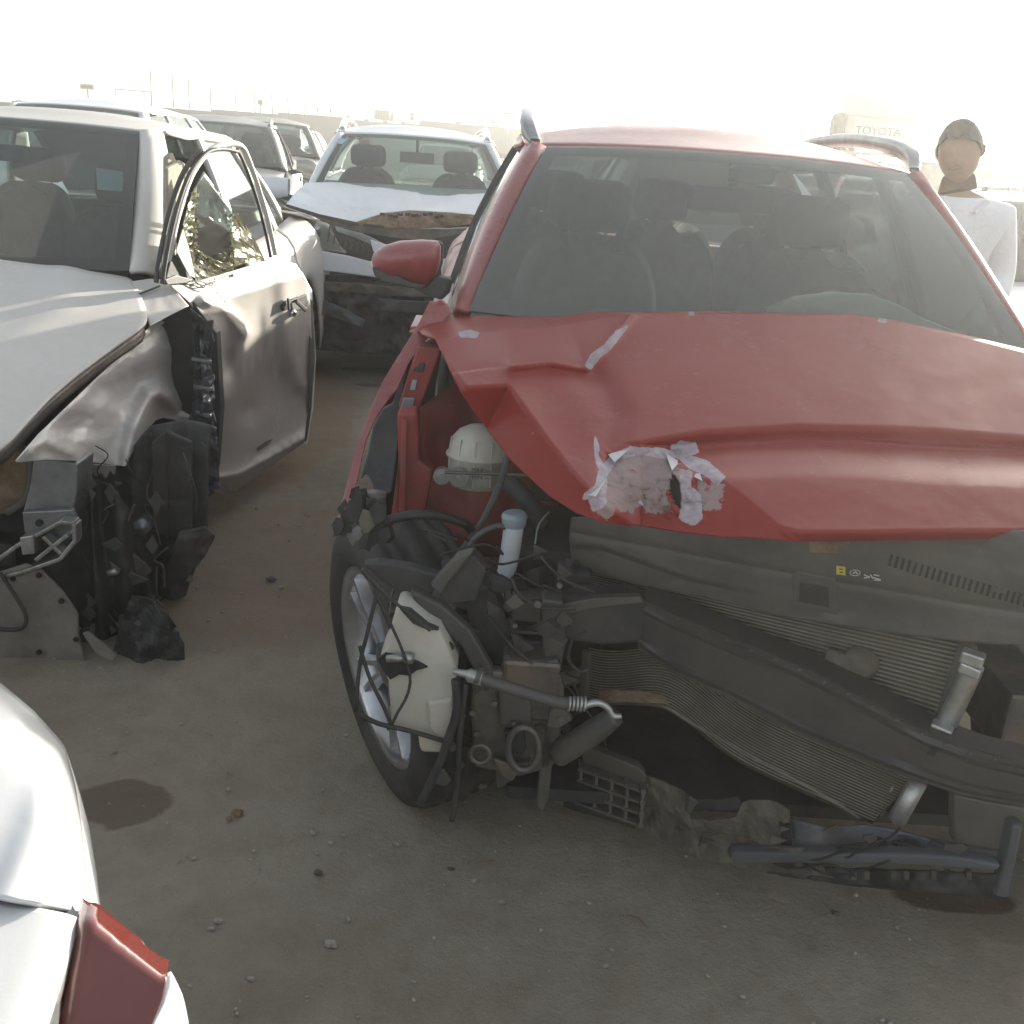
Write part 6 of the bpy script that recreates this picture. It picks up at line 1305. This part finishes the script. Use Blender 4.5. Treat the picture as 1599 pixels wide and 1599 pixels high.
# ------------------------------------------------------------------ ground: one sheet, fine near the camera
m, n, l, b, o = nmat('dirt_ground'); tc = n.new('ShaderNodeTexCoord').outputs['Object']
n1 = noise_n(n, l, tc, .7, 8, .65); n2 = noise_n(n, l, tc, 9, 8, .7); n3 = noise_n(n, l, tc, 70, 6, .75); n4 = noise_n(n, l, tc, 260, 3, .8)
base = mixc(n, l, ramp(n, l, n1, .38, .60), (.295, .252, .195), (.385, .34, .27))
base = mixc(n, l, mth(n, l, 'MULTIPLY', ramp(n, l, n2, .45, .75), .45), base, (.20, .155, .11))
base = mixc(n, l, ramp(n, l, n3, .62, .74), base, (.45, .42, .37))
base = mixc(n, l, mth(n, l, 'MULTIPLY', ramp(n, l, n4, .58, .72), .6), base, (.14, .125, .105))
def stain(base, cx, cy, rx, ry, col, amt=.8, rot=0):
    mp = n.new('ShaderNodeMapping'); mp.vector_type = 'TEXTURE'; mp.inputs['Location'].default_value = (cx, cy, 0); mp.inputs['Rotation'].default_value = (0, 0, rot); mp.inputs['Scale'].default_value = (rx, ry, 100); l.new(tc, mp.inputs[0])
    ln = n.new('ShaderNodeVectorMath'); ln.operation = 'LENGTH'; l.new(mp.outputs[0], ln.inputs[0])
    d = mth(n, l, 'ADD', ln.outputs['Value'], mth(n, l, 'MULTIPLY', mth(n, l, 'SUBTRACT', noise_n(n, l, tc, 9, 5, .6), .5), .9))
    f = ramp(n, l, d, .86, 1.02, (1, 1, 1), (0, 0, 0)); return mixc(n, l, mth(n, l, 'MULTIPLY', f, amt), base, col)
def gp(X, Y): return WD.z(X, Y, 0)
a = gp(190, 1250); base = stain(base, a.x, a.y, .125, .095, (.13, .095, .06), .7)
a = gp(375, 690); base = stain(base, a.x, a.y + .6, .55, 1.6, (.26, .175, .095), .55, .1)
a = gp(1500, 1405); base = stain(base, a.x, a.y, .16, .05, (.075, .045, .028), .8)
a = gp(1590, 1450); base = stain(base, a.x, a.y, .12, .06, (.2, .16, .12), .4)
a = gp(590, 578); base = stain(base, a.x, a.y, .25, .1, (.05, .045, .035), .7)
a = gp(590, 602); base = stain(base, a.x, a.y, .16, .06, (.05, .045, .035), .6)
a = gp(440, 880); base = stain(base, a.x, a.y, .9, .7, (.27, .20, .13), .45)
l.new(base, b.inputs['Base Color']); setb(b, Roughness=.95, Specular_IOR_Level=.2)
hh = mth(n, l, 'ADD', mth(n, l, 'MULTIPLY', n2, .6), mth(n, l, 'ADD', mth(n, l, 'MULTIPLY', n3, .35), mth(n, l, 'MULTIPLY', n4, .12)))
bumpn(n, l, b, hh, .9, .022)
def axis(lo, hi, c0, c1, step):
    v = []; x = c0
    while x < c1: v.append(x); x += step
    s_ = step; x = c1
    while x < hi: v.append(x); s_ *= 1.12; x += s_
    v.append(hi); s_ = step; x = c0 - step; pre = []
    while x > lo: pre.append(x); s_ *= 1.12; x -= s_
    pre.append(lo); return sorted(pre + v)
ax = axis(-240, 240, -2.6, 2.2, .022); ay = axis(-60, 400, .9, 6.0, .024); V = []
for y in ay:
    for x in ax:
        w_ = 1 if (-4 < x < 4 and 0 < y < 9) else 0
        V.append((x, y, (.010 * fbm((x * 1.3, y * 1.3, 0), 1) + .004 * fbm((x * 9, y * 9, 2), 1, 3) + .0022 * fbm((x * 26, y * 26, 5), 1, 2)) * w_ - .004))
tag(mesh('ground', V, gridF(len(ax) - 1, len(ay) - 1), m, None, True), kind='structure')
# pebbles: nobody could count them
M['peb'] = stuffm('pebble', (.40, .37, .32), (.20, .18, .15), .95, 0, 30, .5)
ico = [(0, 0, 1), (.9, 0, .35), (.28, .85, .35), (-.72, .53, .35), (-.72, -.53, .35), (.28, -.85, .35), (.72, .53, -.4), (-.28, .85, -.4), (-.9, 0, -.4), (-.28, -.85, -.4), (.72, -.53, -.4), (0, 0, -1)]
icf = [(0, 1, 2), (0, 2, 3), (0, 3, 4), (0, 4, 5), (0, 5, 1), (1, 6, 2), (2, 7, 3), (3, 8, 4), (4, 9, 5), (5, 10, 1), (6, 7, 2), (7, 8, 3), (8, 9, 4), (9, 10, 5), (10, 6, 1), (11, 7, 6), (11, 8, 7), (11, 9, 8), (11, 10, 9), (11, 6, 10)]
mb = MB()
for i in range(11000):
    x = random.uniform(-2.4, 2.2); y = 1.0 + 6 * random.random() ** 1.4; r = .0009 + .0065 * random.random() ** 9; c_ = Vector((x, y, .002)); k = (random.uniform(.7, 1.4), random.uniform(.7, 1.3), random.uniform(.4, .8)); a = random.uniform(0, 6)
    mb.add([c_ + Vector(((p[0] * k[0] * math.cos(a) - p[1] * k[1] * math.sin(a)) * r, (p[0] * k[0] * math.sin(a) + p[1] * k[1] * math.cos(a)) * r, p[2] * k[2] * r)) for p in ico], icf)
tag(mb.build('pebbles', M['peb'], None), kind='stuff')
def rock(name, X, Y, r, m, label, cat, fl=.5, seed=0):
    r *= .72; c_ = gp(X, Y); V = []; 
    for j in range(9):
        for i in range(14):
            p = Vector((math.sin(math.pi * j / 8) * math.cos(i * math.pi / 7), math.sin(math.pi * j / 8) * math.sin(i * math.pi / 7), math.cos(math.pi * j / 8))); q = r * (1 + .45 * fbm((p.x * 1.4 + seed, p.y * 1.4, p.z * 1.4)))
            V.append((p.x * q * 1.3, p.y * q, p.z * q * fl))
    r *= 1; o = mesh(name, V, [(j * 14 + i, j * 14 + (i + 1) % 14, (j + 1) * 14 + (i + 1) % 14, (j + 1) * 14 + i) for j in range(8) for i in range(14)], M[m], None, False); o.location = (c_.x, c_.y, r * fl * .5); return tag(o, label, cat)
rock('stone', 517, 1476, .015, 'peb', 'flat pale pebble in the foreground, below the red SUV wheel', 'stone', .45, 3)
rock('clod', 371, 1272, .013, 'rust', 'dark brown clod of earth right of the oily stain', 'clod', .9, 5)
rock('clod', 358, 1280, .008, 'rust', 'smaller dark crumb of earth touching the brown clod', 'clod', .8, 8)
rock('stone', 497, 1364, .011, 'foam', 'dark rough stone on the ground midway below the red SUV tyre', 'stone', .6, 9)
rock('stone', 340, 1440, .010, 'peb', 'small rounded stone right of the white car tail light', 'stone', .6, 12)
rock('stone', 330, 1452, .008, 'peb', 'tiny stone just below the rounded one by the white car', 'stone', .6, 14)
rock('stone', 392, 1530, .007, 'peb', 'small stone near the bottom edge left of centre', 'stone', .6, 17)
rock('stone', 1305, 1428, .010, 'foam', 'small stone under the right end of the torn undertray', 'stone', .6, 21)
rock('stone', 705, 1358, .009, 'foam', 'thin dark stone on the open ground below the wheel', 'stone', .3, 25)
rock('stone', 785, 1410, .008, 'peb', 'small pale stone in the middle of the foreground', 'stone', .5, 27)
rock('plastic_scrap', 424, 906, .020, 'blueplastic', 'small dark blue plastic scrap on the dirt between the two wrecks', 'scrap', .6, 31)
rock('stone', 440, 918, .010, 'peb', 'small stone next to the blue plastic scrap', 'stone', .5, 33)
c_ = gp(415, 1330)
for i, (X, Y, dx, dy, lb) in enumerate(((730, 1352, .03, .012, 'short dry twig in front of the red SUV'), (1010, 1450, -.02, .02, 'short pale straw in the right foreground'), (960, 1535, .02, .0, 'tiny dry leaf near the bottom edge'))):
    a = gp(X, Y); tag(tube('twig', [(a.x, a.y, .004), (a.x + dx, a.y + dy, .008), (a.x + dx * 2, a.y + dy * 1.5, .004)], .0015, M['rust'], None, 6), lb, 'twig')

# ------------------------------------------------------------------ air haze, added to stand in for veiling lens glare
m = bpy.data.materials.new('glare_haze'); m.use_nodes = True; nn = m.node_tree.nodes; nn.clear(); oo = nn.new('ShaderNodeOutputMaterial'); vv = nn.new('ShaderNodeVolumePrincipled')
vv.inputs['Color'].default_value = (.97, .965, .93, 1); vv.inputs['Density'].default_value = .0070; vv.inputs['Anisotropy'].default_value = .66
m.node_tree.links.new(vv.outputs[0], oo.inputs['Volume'])
mb = MB(); mb.box((0, 170, 2.1), (484, 470, 7.0)); tag(mb.build('haze', m, None), kind='stuff')
